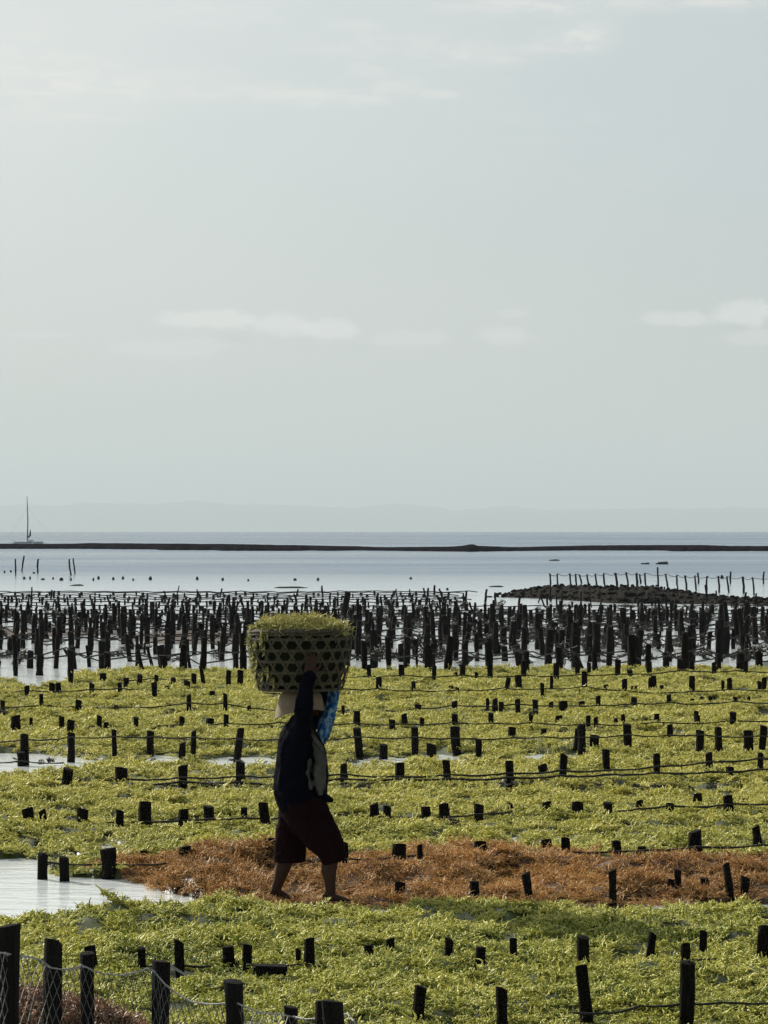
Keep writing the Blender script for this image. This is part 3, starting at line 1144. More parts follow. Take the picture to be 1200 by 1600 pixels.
rows = {
    'A': [(651, 1545, 1592, 17, .05), (787, 1547, 1600, 17, -.04), (920, 1513, 1585, 18, -.09), (1070, 1507, 1592, 21)],
    'B': [(85, 1475, 1514, 16), (148, 1481, 1510, 17, -.1), (222, 1484, 1512, 12), (283, 1473, 1520, 14, -.03), (360, 1482, 1505, 17, -.05), (389, 1480, 1508, 13), (466, 1487, 1505, 8),
          (479, 1470, 1508, 16), (577, 1480, 1496, 13), (608, 1470, 1500, 14), (700, 1470, 1502, 12), (743, 1483, 1512, 14, .1), (801, 1470, 1500, 11), (913, 1467, 1502, 18),
          (1011, 1462, 1494, 12, .1), (1071, 1478, 1502, 14), (1098, 1460, 1491, 12), (1192, 1450, 1493, 18)],
    'C': [(625, 1382, 1402, 14), (740, 1380, 1395, 14), (833, 1366, 1398, 12, -.15), (957, 1362, 1398, 11), (1048, 1377, 1392, 10), (1059, 1362, 1394, 10), (1102, 1375, 1390, 12), (1145, 1352, 1392, 11, -.12),
          (1163, 1373, 1390, 13)],
    'D': [(66, 1337, 1374, 15), (103, 1342, 1377, 15), (170, 1328, 1355, 22), (222, 1332, 1354, 11), (290, 1325, 1342, 19), (329, 1333, 1344, 14), (413, 1312, 1342, 21, .12), (540, 1320, 1347, 9),
          (624, 1321, 1342, 20), (655, 1323, 1352, 8), (749, 1317, 1332, 17), (776, 1324, 1338, 9), (859, 1314, 1332, 15, -.1), (887, 1313, 1336, 14), (964, 1316, 1334, 14), (1003, 1325, 1340, 12),
          (1088, 1301, 1334, 19), (1191, 1294, 1322, 12, -.15)],
    'E': [(48, 1265, 1290, 16, -.08), (72, 1268, 1286, 10, -.1), (129, 1267, 1289, 17), (186, 1268, 1286, 11), (229, 1255, 1287, 18), (288, 1267, 1284, 15), (325, 1262, 1284, 15), (382, 1264, 1278, 9),
          (422, 1256, 1286, 15, -.16), (588, 1258, 1282, 14, -.06), (607, 1262, 1282, 12), (666, 1263, 1282, 14), (694, 1258, 1280, 16), (749, 1259, 1275, 15), (797, 1257, 1267, 9), (853, 1255, 1270, 14),
          (901, 1255, 1272, 16), (949, 1256, 1274, 13), (998, 1253, 1272, 11), (1047, 1257, 1270, 10), (1088, 1242, 1265, 13), (1138, 1245, 1270, 15), (1165, 1250, 1262, 8)],
    'F': [(95, 1202, 1230, 15, .2), (192, 1201, 1229, 18, -.05), (285, 1198, 1229, 13), (375, 1192, 1228, 13), (535, 1195, 1221, 11), (622, 1194, 1223, 13), (703, 1190, 1218, 11, -.1), (796, 1192, 1226, 12),
          (862, 1194, 1212, 14, -.3), (877, 1181, 1221, 11, .06), (952, 1173, 1214, 10, -.08), (1027, 1180, 1211, 10), (1109, 1178, 1211, 11), (1139, 1200, 1217, 12), (1188, 1180, 1209, 9)],
    'G': [(34, 1177, 1197, 12), (41, 1149, 1196, 12), (110, 1147, 1191, 11, .04), (179, 1142, 1180, 7), (236, 1144, 1182, 10), (283, 1162, 1182, 10), (301, 1144, 1182, 8), (368, 1140, 1182, 11, .14),
          (564, 1139, 1187, 11, -.08), (600, 1165, 1186, 12), (648, 1138, 1173, 10), (675, 1164, 1186, 14), (717, 1137, 1170, 13, -.1), (747, 1157, 1175, 9), (799, 1138, 1159, 10), (849, 1140, 1160, 8),
          (898, 1140, 1167, 11, .1), (909, 1134, 1170, 12), (930, 1150, 1170, 13), (972, 1150, 1162, 13), (981, 1133, 1168, 12), (1049, 1134, 1162, 9), (1094, 1143, 1170, 12), (1122, 1138, 1175, 11),
          (1167, 1143, 1175, 14), (1187, 1136, 1174, 11, .1)],
    'H': [(25, 1120, 1141, 14), (48, 1123, 1139, 5), (97, 1121, 1140, 8), (111, 1127, 1143, 10), (155, 1120, 1138, 8), (166, 1130, 1139, 8), (211, 1122, 1140, 7), (284, 1121, 1134, 8), (329, 1124, 1135, 12),
          (355, 1118, 1139, 7), (558, 1113, 1133, 10), (612, 1126, 1135, 9), (631, 1117, 1133, 9), (658, 1123, 1134, 7), (710, 1117, 1130, 9), (768, 1116, 1134, 8), (830, 1118, 1134, 7), (872, 1120, 1132, 10),
          (918, 1120, 1135, 7), (930, 1122, 1138, 7), (962, 1124, 1134, 6), (975, 1118, 1132, 6), (1027, 1117, 1132, 8), (1086, 1113, 1130, 7), (1090, 1119, 1134, 7), (1144, 1114, 1131, 9)],
    'I': [(4, 1096, 1111, 7), (64, 1086, 1110, 6), (78, 1103, 1111, 7), (122, 1096, 1113, 9), (182, 1103, 1109, 6), (295, 1087, 1111, 7), (352, 1086, 1114, 6), (388, 1104, 1112, 6), (536, 1104, 1112, 5),
          (654, 1102, 1114, 9), (709, 1097, 1114, 9), (762, 1093, 1107, 5), (773, 1093, 1109, 8), (783, 1098, 1112, 7), (809, 1094, 1111, 8), (836, 1095, 1113, 8), (861, 1098, 1108, 7), (880, 1097, 1113, 13),
          (908, 1097, 1106, 8), (935, 1089, 1106, 7), (990, 1091, 1103, 9), (1046, 1087, 1101, 7), (1082, 1093, 1101, 6), (1097, 1090, 1099, 6), (1111, 1090, 1103, 6), (1148, 1091, 1103, 7), (1170, 1090, 1099, 5)],
    'J': [(41, 1073, 1090, 7), (81, 1069, 1091, 9), (91, 1068, 1091, 8), (144, 1069, 1090, 8), (188, 1068, 1088, 7), (241, 1067, 1093, 8), (262, 1073, 1086, 8), (292, 1065, 1088, 10), (331, 1081, 1091, 8),
          (591, 1060, 1081, 9), (646, 1066, 1081, 6), (704, 1073, 1082, 7), (712, 1075, 1084, 9), (788, 1060, 1084, 7, .15), (810, 1057, 1078, 10), (848, 1069, 1090, 6), (861, 1059, 1082, 5), (915, 1052, 1081, 9),
          (946, 1071, 1081, 7), (976, 1063, 1084, 8), (990, 1073, 1084, 9), (1013, 1060, 1079, 6, .1), (1022, 1057, 1079, 8), (1035, 1072, 1081, 6), (1082, 1058, 1085, 9), (1130, 1065, 1081, 5), (1140, 1061, 1081, 8),
          (1187, 1066, 1085, 6), (1193, 1060, 1081, 7)],
    'K': [(110, 1052, 1071, 8), (161, 1053, 1069, 10), (196, 1060, 1071, 8), (218, 1055, 1071, 8), (243, 1056, 1067, 6), (272, 1060, 1071, 8), (303, 1054, 1071, 8), (321, 1041, 1071, 6, -.15), (358, 1049, 1071, 7),
          (376, 1049, 1072, 9), (580, 1040, 1061, 6, -.1), (629, 1040, 1063, 8), (677, 1041, 1066, 7), (711, 1052, 1064, 6), (722, 1040, 1067, 8), (745, 1052, 1063, 6), (766, 1035, 1066, 8), (818, 1033, 1061, 8),
          (869, 1038, 1062, 8), (903, 1040, 1062, 7), (921, 1037, 1059, 6), (966, 1032, 1061, 8), (984, 1048, 1058, 8), (1015, 1035, 1055, 8), (1064, 1031, 1053, 10), (1082, 1035, 1051, 8), (1116, 1036, 1053, 7),
          (1150, 1034, 1051, 8, .2), (1165, 1033, 1053, 7)],
}
row_words = {
    'A': 'nearest row at the bottom edge',
    'B': 'second row from the bottom',
    'C': 'row at the near edge of brown weed',
    'D': 'row at the far edge of brown weed',
    'E': 'row level with her thighs',
    'F': 'double roped row level with her hips',
    'G': 'row in the narrow water channel',
    'H': 'row level with her shoulders',
    'I': 'row level with her head',
    'J': 'row just below the basket foot',
    'K': 'last row before the open water',
}
ordn = ['first', 'second', 'third', 'fourth', 'fifth', 'sixth', 'seventh', 'eighth', 'ninth', 'tenth', 'eleventh', 'twelfth', 'thirteenth', 'fourteenth', 'fifteenth', 'sixteenth', 'seventeenth', 'eighteenth', 'nineteenth', 'twentieth']
for rk, lst in rows.items():
    n = len(lst)
    for i, s in enumerate(lst):
        px, top, base, w = s[:4]
        lean = s[4] if len(s) > 4 else random.uniform(-.035, .035)
        hgt, k = base - top, (base - 826.5)
        size = 'stubby' if hgt / w < 1.5 else ('slim' if hgt / w > 2.9 else 'short')
        tilt = ' leaning' if abs(lean) > 0.09 else ''
        side = '%s from the %s' % ((ordn[i], 'left') if i < n / 2 else (ordn[n - 1 - i], 'right'))
        put_stake(px, top, base, w, lean, label='%s%s stake, %s, %s' % (size, tilt, side, row_words[rk]), group='stakes on the green and brown weed')

# dark plank lying in the near weed
bm = bmesh.new()
bmesh.ops.create_cube(bm, size=1, matrix=Matrix.Diagonal((0.20, 0.09, 0.07, 1)))
bmesh.ops.bevel(bm, geom=bm.edges[:], offset=0.01, segments=2, affect='EDGES')
for v in bm.verts:
    v.co.z += 0.01 * noise.noise(v.co * 20)
o = obj_bm('driftwood_block', bm, M_STAKE)
p = at_z(422, 1517, 0.11)
o.location = p
o.rotation_euler = (0, 0.05, 0.1)
tag(o, 'black block of wood lying in the weed between the net fence and the woman', 'driftwood')

# far crowd of stakes in open water
cands = []
yrow = 1058.0
Yd = CAM_H * F / (1056 - 826.5)
while Yd < 132:
    pyr = 826.5 + CAM_H * F / Yd
    step = 0.54 if Yd < 80 else 0.44
    x = -0.128 * Yd + random.uniform(0, .5)
    while x < 0.15 * Yd:
        px = 600 + F * x / Yd
        dens = 1.0
        if pyr < 957 and px > 735:
            dens = 0.0
        if pyr < 933 and not (px < 140 or 0 < px < 735):
            dens = 0
        if pyr < 933:
            dens *= 0.8
        if px < 380 and pyr > 985:
            dens *= 1.05
        if px > 560:
            dens *= 1.15
        if random.random() < dens * 0.93:
            top_h = random.uniform(0.30, 0.66) if pyr > 972 else random.uniform(0.12, 0.32)
            if pyr < 943:
                top_h = random.uniform(0.06, 0.20)
            elif pyr > 985 and random.random() < 0.35:
                top_h = random.uniform(0.6, 0.8)
            cands.append((x + random.uniform(-.12, .12), Yd + random.uniform(-.35, .35), top_h, random.uniform(0.08, 0.155) * (1.0 if Yd < 80 else 0.78) * (1.12 if px > 560 else 1.0), random.gauss(0, 0.055), random.gauss(0, 0.04)))
        if random.random() < 0.22:
            cands.append((x + random.uniform(.1, .3), Yd + random.uniform(-.7, .7), random.uniform(.15, .5), random.uniform(0.05, 0.09), random.gauss(0, 0.2), random.gauss(0, 0.1)))
        x += step * random.uniform(0.7, 1.3)
    Yd += random.uniform(3.0, 3.7) * (1 if Yd < 100 else 1.15)
# visible ones first, nearest first
inside = [c for c in cands if abs(c[0]) < 0.1205 * c[1] and not (385 < 600 + F * c[0] / c[1] < 550 and c[1] < 90)]
rest = [c for c in cands if c not in inside]
inside.sort(key=lambda c: c[1])
SINGLE = 296 - stake_count
single, crowd = inside[:SINGLE], inside[SINGLE:] + rest
far_label = 'dark weedy stake in the nearest water beyond the green weed, lost among many like it'
for (x, y, h, w, la, lb) in single:
    o = bpy.data.objects.new('stake', random.choice(STAKES))
    COL.objects.link(o)
    o.location = (x, y, -0.15)
    o.scale = (w, w, h + 0.15)
    o.rotation_euler = (lb, la, random.uniform(-.5, .5))
    tag(o, far_label, 'stake', 'near stakes of the far crowd in open water')
bm = bmesh.new()
for (x, y, h, w, la, lb) in crowd:
    mt = Matrix.Translation((x, y, -0.15)) @ Matrix.Rotation(la, 4, 'Y') @ Matrix.Rotation(lb, 4, 'X') @ Matrix.Rotation(random.uniform(0, 6), 4, 'Z')
    rr = []
    nseg = 5
    for j in range(nseg):
        t = j / (nseg - 1)
        row = []
        rj = w / 2 * random.uniform(0.85, 1.15) * (1.0 if j < nseg - 1 else 0.9)
        cx, cy = random.uniform(-.012, .012), random.uniform(-.012, .012)
        for k in range(7):
            a = 2 * math.pi * k / 7
            row.append(bm.verts.new(mt @ Vector((cx + rj * math.cos(a) * random.uniform(.85, 1.15), cy + rj * math.sin(a), t * (h + 0.15) + (random.uniform(-.02, .02) if j == nseg - 1 else 0)))))
        rr.append(row)
    for j in range(nseg - 1):
        for k in range(7):
            bm.faces.new((rr[j][k], rr[j][(k + 1) % 7], rr[j + 1][(k + 1) % 7], rr[j + 1][k]))
    bm.faces.new(rr[-1])
tag(obj_bm('far_stakes', bm, M_STAKE), 'dense far crowd of dark stakes standing in silver water', 'stakes', kind='stuff')

# thick leaning post that stands out of the crowd behind the basket
bmv = put_stake(533, 925, 962, 9, .22, z0=0.0, label='thick dark post leaning right, sticking up just behind the top of the basket', name='leaning_post')

# ropes strung between the far stakes and rags of dark weed hanging on them
far_rows = sorted({round(c[1] / 3.5) for c in cands})
k_rope = 0
weed_pts = []
Yd = 61.0
while Yd < 135:
    bm = bmesh.new()
    zz = random.uniform(0.14, 0.4) if Yd < 95 else random.uniform(0.08, 0.2)
    pts = []
    x = -0.13 * Yd
    xr = 0.15 * Yd if Yd < 108 else (735 - 600) / F * Yd
    while x < xr:
        zc = zz + random.uniform(-.05, .05) * (1 if Yd < 95 else .3)
        pts.append(Vector((x, Yd + random.uniform(-.1, .1), zc)))
        pts.append(Vector((x + .35, Yd, zc - random.uniform(.02, .2 if Yd < 95 else .05))))
        x += random.uniform(0.7, 1.6)
        px = 600 + F * x / Yd
        dens = 0.25 if px < 560 else 0.75
        if random.random() < dens and Yd < 112:
            weed_pts.append((x, Yd + random.uniform(-.2, .2), zc - 0.03 - random.uniform(0, .1), random.uniform(0.6, 1.6)))
    tube(bm, pts, 0.011 + Yd * 0.00006, 4)
    o = obj_bm('rope', bm, M_ROPE)
    tag(o, 'thin dark rope strung low between far stakes in the open water', 'rope', 'ropes between the far stakes')
    Yd += random.uniform(1.8, 3.4) * (1 if Yd < 105 else 1.7)
wp = np.array(weed_pts)
for _ in range(220):
    Yd = random.uniform(66, 108)
    px = random.choice((random.uniform(540, 1320), random.uniform(540, 1320), random.uniform(-100, 540)))
    weed_pts.append(((px - 600) / F * Yd, Yd, random.uniform(-.01, .12) if px > 560 else random.uniform(-.01, 0.03), random.uniform(0.5, 1.4)))
for (pyb, z_, kk, yj) in ((1229, .075, 150, .10), (1229, .06, 60, .18), (1184, .04, 60, .12), (1139, .07, 60, .12), (1111, .07, 70, .15), (1088, .07, 80, .18), (1068, .07, 80, .2), (1286, .07, 45, .08), (1343, .06, 30, .06)):  # dark clumps stand for both tangle and shade under the near ropes
    Yr = at_z(600, pyb, 0.09).y
    pxx = random.uniform(-120, 1320)
    for _ in range(kk):
        if random.random() < 0.5:
            pxx = random.uniform(-120, 1320)
        else:
            pxx = pxx + random.gauss(0, 12)
        weed_pts.append(((pxx - 600) / F * Yr, Yr + random.gauss(0, yj), z_ + random.uniform(-.01, .045), random.uniform(.14, .30)))
wp = np.array(weed_pts)
CD = clump_collection('dark_frond', M_DARKWEED, 5, n=60, R0=0.14, L=0.13, rad=0.011, up=0.4, curl=1.0)
nn = len(wp)
o = scatter_object('dark_weed', np.zeros((0, 3)), [], M_DARKWEED, wp[:, :3], np.stack([rng.normal(0, .4, nn), rng.normal(0, .4, nn), rng.uniform(0, 6.28, nn)], 1),
                   np.stack([wp[:, 3] * 1.2, wp[:, 3], wp[:, 3] * 0.8], 1), CD, 5)
tag(o, 'tangles of dark weed on the far ropes, and for shade under the near ropes', 'seaweed', kind='stuff')

# tiny floats and stake heads in the quiet water beyond the crowd
floats = ((38, 905, 4, 4), (47, 905, 3, 4), (67, 906, 6, 2), (83, 905, 3, 3), (96, 907, 6, 4), (111, 907, 3, 4), (146, 907, 3, 4), (154, 905, 4, 5), (177, 906, 4, 4), (192, 905, 4, 4), (208, 907, 3, 3),
                       (235, 906, 5, 5), (308, 906, 4, 5), (348, 907, 4, 4), (388, 908, 3, 3), (461, 907, 5, 3), (497, 907, 4, 4), (17, 894, 3, 3), (7, 895, 3, 3), (53, 896, 4, 2), (642, 905, 4, 3),
                       (1128, 904, 5, 5), (699, 922, 4, 3))
floats = sorted(floats)
for ip, (px, py, w, h) in enumerate(floats):
    p = at_z(px, py, 0)
    sc = p.y / F
    bm = bmesh.new()
    ball(bm, (0, 0, 0.02), w * sc * 0.55, w * sc * 0.5, h * sc, 10)
    for v in bm.verts:
        v.co *= 1 + 0.15 * noise.noise(v.co * 9 + Vector((px, 0, 0)))
    o = obj_bm('float', bm, M_POLE, smooth=True)
    o.location = p
    tag(o, 'tiny dark float, %s of those on the smooth water before the reef' % ('%s from the %s' % ((ordn[ip], 'left') if ip < 12 else (ordn[len(floats) - 1 - ip], 'right'))), 'float', 'floats on the smooth water')

# flat dark slabs awash
for (px, py, w, lab) in ((455, 918.5, 55, 'long flat dark slab awash beyond the stakes, above the basket'), (775, 917, 24, 'small flat dark rock awash left of the stone heap'),
                         (764, 933, 12, 'smallest flat rock awash left of the stone heap'), (120, 915, 22, 'small flat dark slab awash at the left beyond the stakes'),
                         (866, 876, 18, 'thin dark rock awash far out in front of the reef')):
    p = at_z(px, py, 0)
    sc = p.y / F
    bm = bmesh.new()
    ball(bm, (0, 0, 0), w * sc / 2, 0.5 + w * sc * 0.3, 2.0 * sc, 16)
    for v in bm.verts:
        v.co.z *= 1 + 0.5 * noise.noise(v.co * 2)
        v.co.y *= 1 + 0.3 * noise.noise(v.co * 1.5)
    o = obj_bm('flat_rock', bm, M_STONE)
    o.location = p
    tag(o, lab, 'rock')

# ------------------------------------------------------------------ ropes of the near rows
def rope(pts, rowbase, r_px=2.6, label='', mat=None, sag=1.0, z0=0.09):
    y = at_z(600, rowbase, z0).y
    P = []
    for (a, b) in zip(pts, pts[1:]):
        n = max(3, int(abs(b[0] - a[0]) / 9))
        for k in range(n):
            t = k / n
            s_ = sag * math.sin(math.pi * t) * min(3.5, abs(b[0] - a[0]) * 0.03)
            P.append(at_y(a[0] + (b[0] - a[0]) * t + random.uniform(-.8, .8), a[1] + (b[1] - a[1]) * t + s_ + random.uniform(-.45, .45), y - 0.03 + random.uniform(-.006, .006)))
    P.append(at_y(pts[-1][0], pts[-1][1], y - 0.03))
    bm = bmesh.new()
    tube(bm, P, [r_px * y / F / 2 * random.uniform(0.8, 1.25) for _ in P], 6)
    # rags and knots on the rope
    for q in P[2::7]:
        if random.random() < 0.5:
            d = Vector((random.uniform(-.02, .02), 0, -random.uniform(.01, .05)))
            tube(bm, [q, q + d * 0.5, q + d], [0.006, 0.005, 0.002], 4)
    o = obj_bm('rope', bm, mat or M_ROPE, smooth=True)
    tag(o, label, 'rope', 'ropes tied along the stake rows')
    return o


rope([(895, 1582), (960, 1582), (1000, 1572), (1068, 1568), (1130, 1566), (1260, 1564)], 1588, 4, 'dark rope tied to the two tall stakes at the bottom right')
rope([(185, 1510), (222, 1509), (283, 1508), (330, 1510)], 1511, 4, 'short dark rope beside the slim stake behind the net fence')
rope([(385, 1507), (420, 1508), (465, 1507), (500, 1510)], 1511, 3, 'dark rope lying by the wood block near the net fence')
rope([(1040, 1496), (1071, 1499), (1120, 1498)], 1500, 3, 'scrap of dark rope at the stub behind the tallest right stake')
rope([(66, 1345), (103, 1350), (170, 1349), (222, 1351), (260, 1349)], 1352, 3.2, 'dark rope crossing the head of the pool on the left')
rope([(340, 1350), (413, 1345), (480, 1345), (540, 1342), (624, 1338), (655, 1336), (749, 1334), (810, 1334), (887, 1331), (964, 1330), (1003, 1328), (1088, 1323), (1191, 1320), (1300, 1318)], 1342, 3.6, 'dark rope along the far edge of the brown seaweed, behind her knees')
rope([(-60, 1285), (48, 1284), (129, 1286), (186, 1284), (229, 1284), (288, 1281), (325, 1280), (382, 1278), (422, 1277)], 1284, 3.6, 'dark rope left of the woman, level with her thighs')
rope([(422, 1280), (470, 1268), (520, 1271), (588, 1275), (666, 1275), (694, 1276), (749, 1272), (800, 1268)], 1280, 3.2, 'dark rope right of the woman, level with her thighs')
rope([(860, 1272), (901, 1265), (949, 1268), (998, 1264), (1047, 1258), (1088, 1261), (1138, 1256), (1260, 1250)], 1270, 3.2, 'dark rope at the right, rising to the right beyond the brown seaweed')
rope([(-60, 1224), (95, 1217), (192, 1217), (285, 1215), (375, 1212), (440, 1213), (535, 1209), (622, 1213), (703, 1210), (796, 1208), (877, 1204), (952, 1203), (1027, 1197), (1109, 1190), (1188, 1185), (1260, 1184)], 1226, 3.2, 'upper of the two ropes level with her hips')
rope([(-60, 1230), (95, 1224), (192, 1226), (285, 1221), (375, 1222), (440, 1224), (535, 1216), (622, 1217), (703, 1216), (796, 1215), (877, 1212), (952, 1210), (1027, 1207), (1109, 1206), (1188, 1202), (1260, 1200)], 1228, 3.6, 'lower, heavier of the two ropes level with her hips')
rope([(-60, 1157), (41, 1156), (110, 1152), (179, 1151), (236, 1151), (301, 1152), (368, 1154), (440, 1155), (564, 1151), (648, 1152), (717, 1153), (799, 1153), (849, 1151), (909, 1152), (981, 1148), (1049, 1149), (1094, 1148), (1187, 1150), (1260, 1150)], 1182, 2.4, 'dark rope strung above the narrow water channel')
rope([(-60, 1190), (34, 1189), (100, 1192)], 1196, 2.4, 'low rope over the left end of the narrow channel')
rope([(25, 1139), (97, 1137), (155, 1134), (211, 1133), (284, 1132), (355, 1130), (440, 1129), (558, 1130), (631, 1131), (710, 1129), (768, 1130), (830, 1129), (918, 1131), (1027, 1128), (1144, 1126), (1260, 1122)], 1138, 2.2, 'thin rope along the short stakes level with her shoulders')
rope([(-60, 1103), (64, 1102), (122, 1104), (182, 1105), (295, 1098), (352, 1099), (400, 1107), (536, 1111), (654, 1107), (709, 1102), (809, 1100), (880, 1102), (935, 1102), (990, 1099), (1046, 1098), (1148, 1096), (1260, 1095)], 1111, 2.2, 'thin rope along the stubs level with her head')
rope([(-60, 1082), (41, 1079), (144, 1077), (188, 1075), (241, 1078), (292, 1081), (400, 1083), (536, 1076), (591, 1076), (646, 1079), (712, 1078), (788, 1075), (848, 1076), (915, 1072), (976, 1079), (1082, 1080), (1140, 1077), (1260, 1075)], 1088, 2.0, 'thin rope passing just below the foot of the basket')
rope([(180, 1062), (243, 1060), (303, 1061), (358, 1064), (400, 1062), (580, 1056), (629, 1055), (722, 1055), (818, 1055), (903, 1054), (966, 1053), (1064, 1047), (1150, 1048), (1260, 1046)], 1066, 2.0, 'thin rope along the last stakes on the green weed')

# ------------------------------------------------------------------ thin poles far out
def pole_mesh(seed):
    g = random.Random(seed)
    bm = bmesh.new()
    b = g.uniform(-.6, .6)
    prev = None
    for t in (0, .15, .3, .45, .6, .75, .9, 1.0):
        cx, r = b * math.sin(t * 3.1) + g.uniform(-.12, .12), g.uniform(.4, .52)
        row = [bm.verts.new((cx + r * math.cos(2 * math.pi * k / 7), r * math.sin(2 * math.pi * k / 7), t)) for k in range(7)]
        if prev:
            for k in range(7):
                bm.faces.new((prev[k], prev[(k + 1) % 7], row[(k + 1) % 7], row[k]))
        prev = row
    bm.faces.new(prev)
    me = bpy.data.meshes.new('pole')
    bm.to_mesh(me)
    bm.free()
    me.materials.append(M_POLE)
    return me


POLES = [pole_mesh(i) for i in range(6)]
right_poles = [(859, 896, 922, 3, 0), (873, 896, 920, 3, -.1), (890, 896, 922, 3, 0), (902, 896, 918, 3, -.12), (908, 897, 912, 3, -.2), (919, 897, 916, 3, -.1), (932, 896, 920, 3, -.08), (947, 895, 922, 3.2, -.15),
               (963, 895, 922, 4, -.08), (980, 894, 918, 3.2, -.1), (995, 895, 918, 4, -.02), (1001, 897, 912, 3, -.1), (1010, 895, 920, 3, -.1), (1028, 886, 922, 3, -.02), (1043, 896, 920, 3, -.14),
               (1060, 898, 921, 3, -.1), (1071, 899, 922, 3.4, -.05), (1087, 899, 923, 3, -.06), (1090, 895, 912, 3, 0), (1105, 900, 924, 3.4, 0), (1122, 900, 926, 3.4, 0), (1138, 900, 926, 3, -.1), (1142, 893, 912, 3, 0),
               (1160, 901, 927, 4, 0), (1177, 902, 930, 3, -.06), (1194, 893, 912, 3, 0), (1215, 900, 930, 3, .05)]
for ip, (px, t, b, w, la) in enumerate(right_poles):
    p = at_z(px, b, 0.0)
    sc = p.y / F
    o = bpy.data.objects.new('pole', random.choice(POLES))
    COL.objects.link(o)
    o.location = (p.x + math.sin(la) * -(b - t) * sc * 0.5, p.y, -0.3)
    o.scale = (w * sc * 1.0, w * sc * 1.0, (b - t) * sc + 0.3)
    o.rotation_euler = (random.uniform(-.03, .03), la, 0)
    lab = 'tallest thin pole of the line behind the dark stone heap' if t == 886 else 'thin crooked pole, %s in the line behind the dark stone heap' % ('%s from the %s' % ((ordn[ip], 'left') if ip < 13 else (ordn[len(right_poles) - 1 - ip], 'right')))
    tag(o, lab, 'pole', 'poles behind the stone heap')
for (px, t, b, w, la, lab) in ((24, 873, 899, 2.6, 0, 'leftmost thin pole in the far water at the left'), (34, 868, 893, 2.6, .12, 'thin pole leaning right, second of the far left poles'),
                               (60, 873, 895, 3, 0, 'lone upright pole in the middle of the far left poles'), (113, 873, 899, 2.8, -.14, 'leaning pole, left one of the far close pair'),
                               (117.5, 872, 897, 2.4, -.1, 'thinner pole, right one of the far close pair')):
    p = at_z(px, b, 0.0)
    sc = p.y / F
    o = bpy.data.objects.new('pole', random.choice(POLES))
    COL.objects.link(o)
    o.location = (p.x, p.y, -0.3)
    o.scale = (w * sc * 1.0, w * sc * 1.0, (b - t) * sc + 0.3)
    o.rotation_euler = (0, la, 0)
    tag(o, lab, 'pole', 'poles in the far left water')
y = at_z(1000, 921, 0).y
bm = bmesh.new()
tops = [(p[0], p[1] + 1) for p in right_poles if p[1] >= 894 and p[2] > 915]
pts = []
for a, b in zip(tops, tops[1:]):
    for k in range(4):
        t = k / 4
        pts.append(at_y(a[0] + (b[0] - a[0]) * t, a[1] + (b[1] - a[1]) * t + 3.0 * math.sin(math.pi * t), y - 0.05))
tube(bm, pts, 0.012, 4)
tag(obj_bm('rope', bm, M_ROPE), 'thin sagging line joining the tops of the poles behind the stone heap', 'rope')

# ------------------------------------------------------------------ sailing boat behind the reef
M_HULL = simple('white_hull', (0.62, 0.64, 0.64), 0.4, 0.5, 0.1, 1)
M_MAST = simple('mast_dark', (0.03, 0.035, 0.045), 0.5, 0.4, 0.2, 1)
M_STAY = simple('stay_wire', (0.35, 0.38, 0.4), 0.4, 0.4, 0.1, 1)
by = 560.0
bp = at_y(44, 848.5, by)
bscale = by / F
boat = empty('sailing_boat', (bp.x, by, 0))
tag(boat, 'small moored sailing boat with a tall bare mast behind the reef at the far left', 'boat')
mh = (855 - 780) * bscale
bm = bmesh.new()
secs = []
for t in (-1, -.8, -.4, 0, .4, .8, 1):
    b_ = 0.75 * (1 - abs(t) ** 2.4) + 0.03
    secs.append((t * 2.6, b_))
prev = None
for (x, b_) in secs:
    row = [bm.verts.new((x, s_ * b_ * k, z)) for (s_, k, z) in ((-1, 1, 0.42 + 0.1 * abs(x) / 2.6), (-1, .8, 0.3), (-1, .2, -0.1), (1, .2, -0.1), (1, .8, 0.3), (1, 1, 0.42 + 0.1 * abs(x) / 2.6))]
    if prev:
        for a in range(6):
            a2 = (a + 1) % 6
            bm.faces.new((prev[a], prev[a2], row[a2], row[a]))
    else:
        bm.faces.new(row)
    prev = row
bm.faces.new(prev[::-1])
obj_bm('hull', bm, M_HULL, boat)
bm = bmesh.new()
bmesh.ops.create_cube(bm, size=1, matrix=Matrix.Translation((0.4, 0, 0.6)) @ Matrix.Diagonal((1.2, 0.8, 0.4, 1)))
bmesh.ops.bevel(bm, geom=bm.edges[:], offset=0.12, segments=2, affect='EDGES')
obj_bm('cabin', bm, M_HULL, boat)
bm = bmesh.new()
tube(bm, [(-0.15, 0, 0.3), (-0.05, 0, mh * .5), (-0.2, 0, mh)], [0.12, 0.10, 0.05], 7)
obj_bm('mast', bm, M_MAST, boat)
bm = bmesh.new()
tube(bm, [(0.0, 0, 1.2), (0.35, 0, 1.6), (0.4, 0, 2.6)], [0.15, 0.2, 0.05], 6)
obj_bm('furled_sail', bm, M_MAST, boat)
for (dx_, dz_) in ((3.9, 1.5), (-3.6, 1.2)):
    bm = bmesh.new()
    tube(bm, [(-0.1, 0, mh * .78), (dx_ * .5, 0, (mh * .78 + dz_) / 2 - .15), (dx_, 0, dz_)], 0.012, 4)
    obj_bm('stay', bm, M_STAY, boat)
for s_ in (-1, 1):
    bm = bmesh.new()
    tube(bm, [(-3, s_ * 2.2, 0.25), (0, s_ * 2.25, 0.12), (3, s_ * 2.2, 0.25)], [0.05, 0.09, 0.05], 6)
    obj_bm('outrigger', bm, M_HULL, boat)
bm = bmesh.new()
tube(bm, [(0.9, -2.25, 0.2), (0.9, 0, 0.5), (0.9, 2.25, 0.2)], 0.05, 5)
obj_bm('crossbeam', bm, M_HULL, boat)

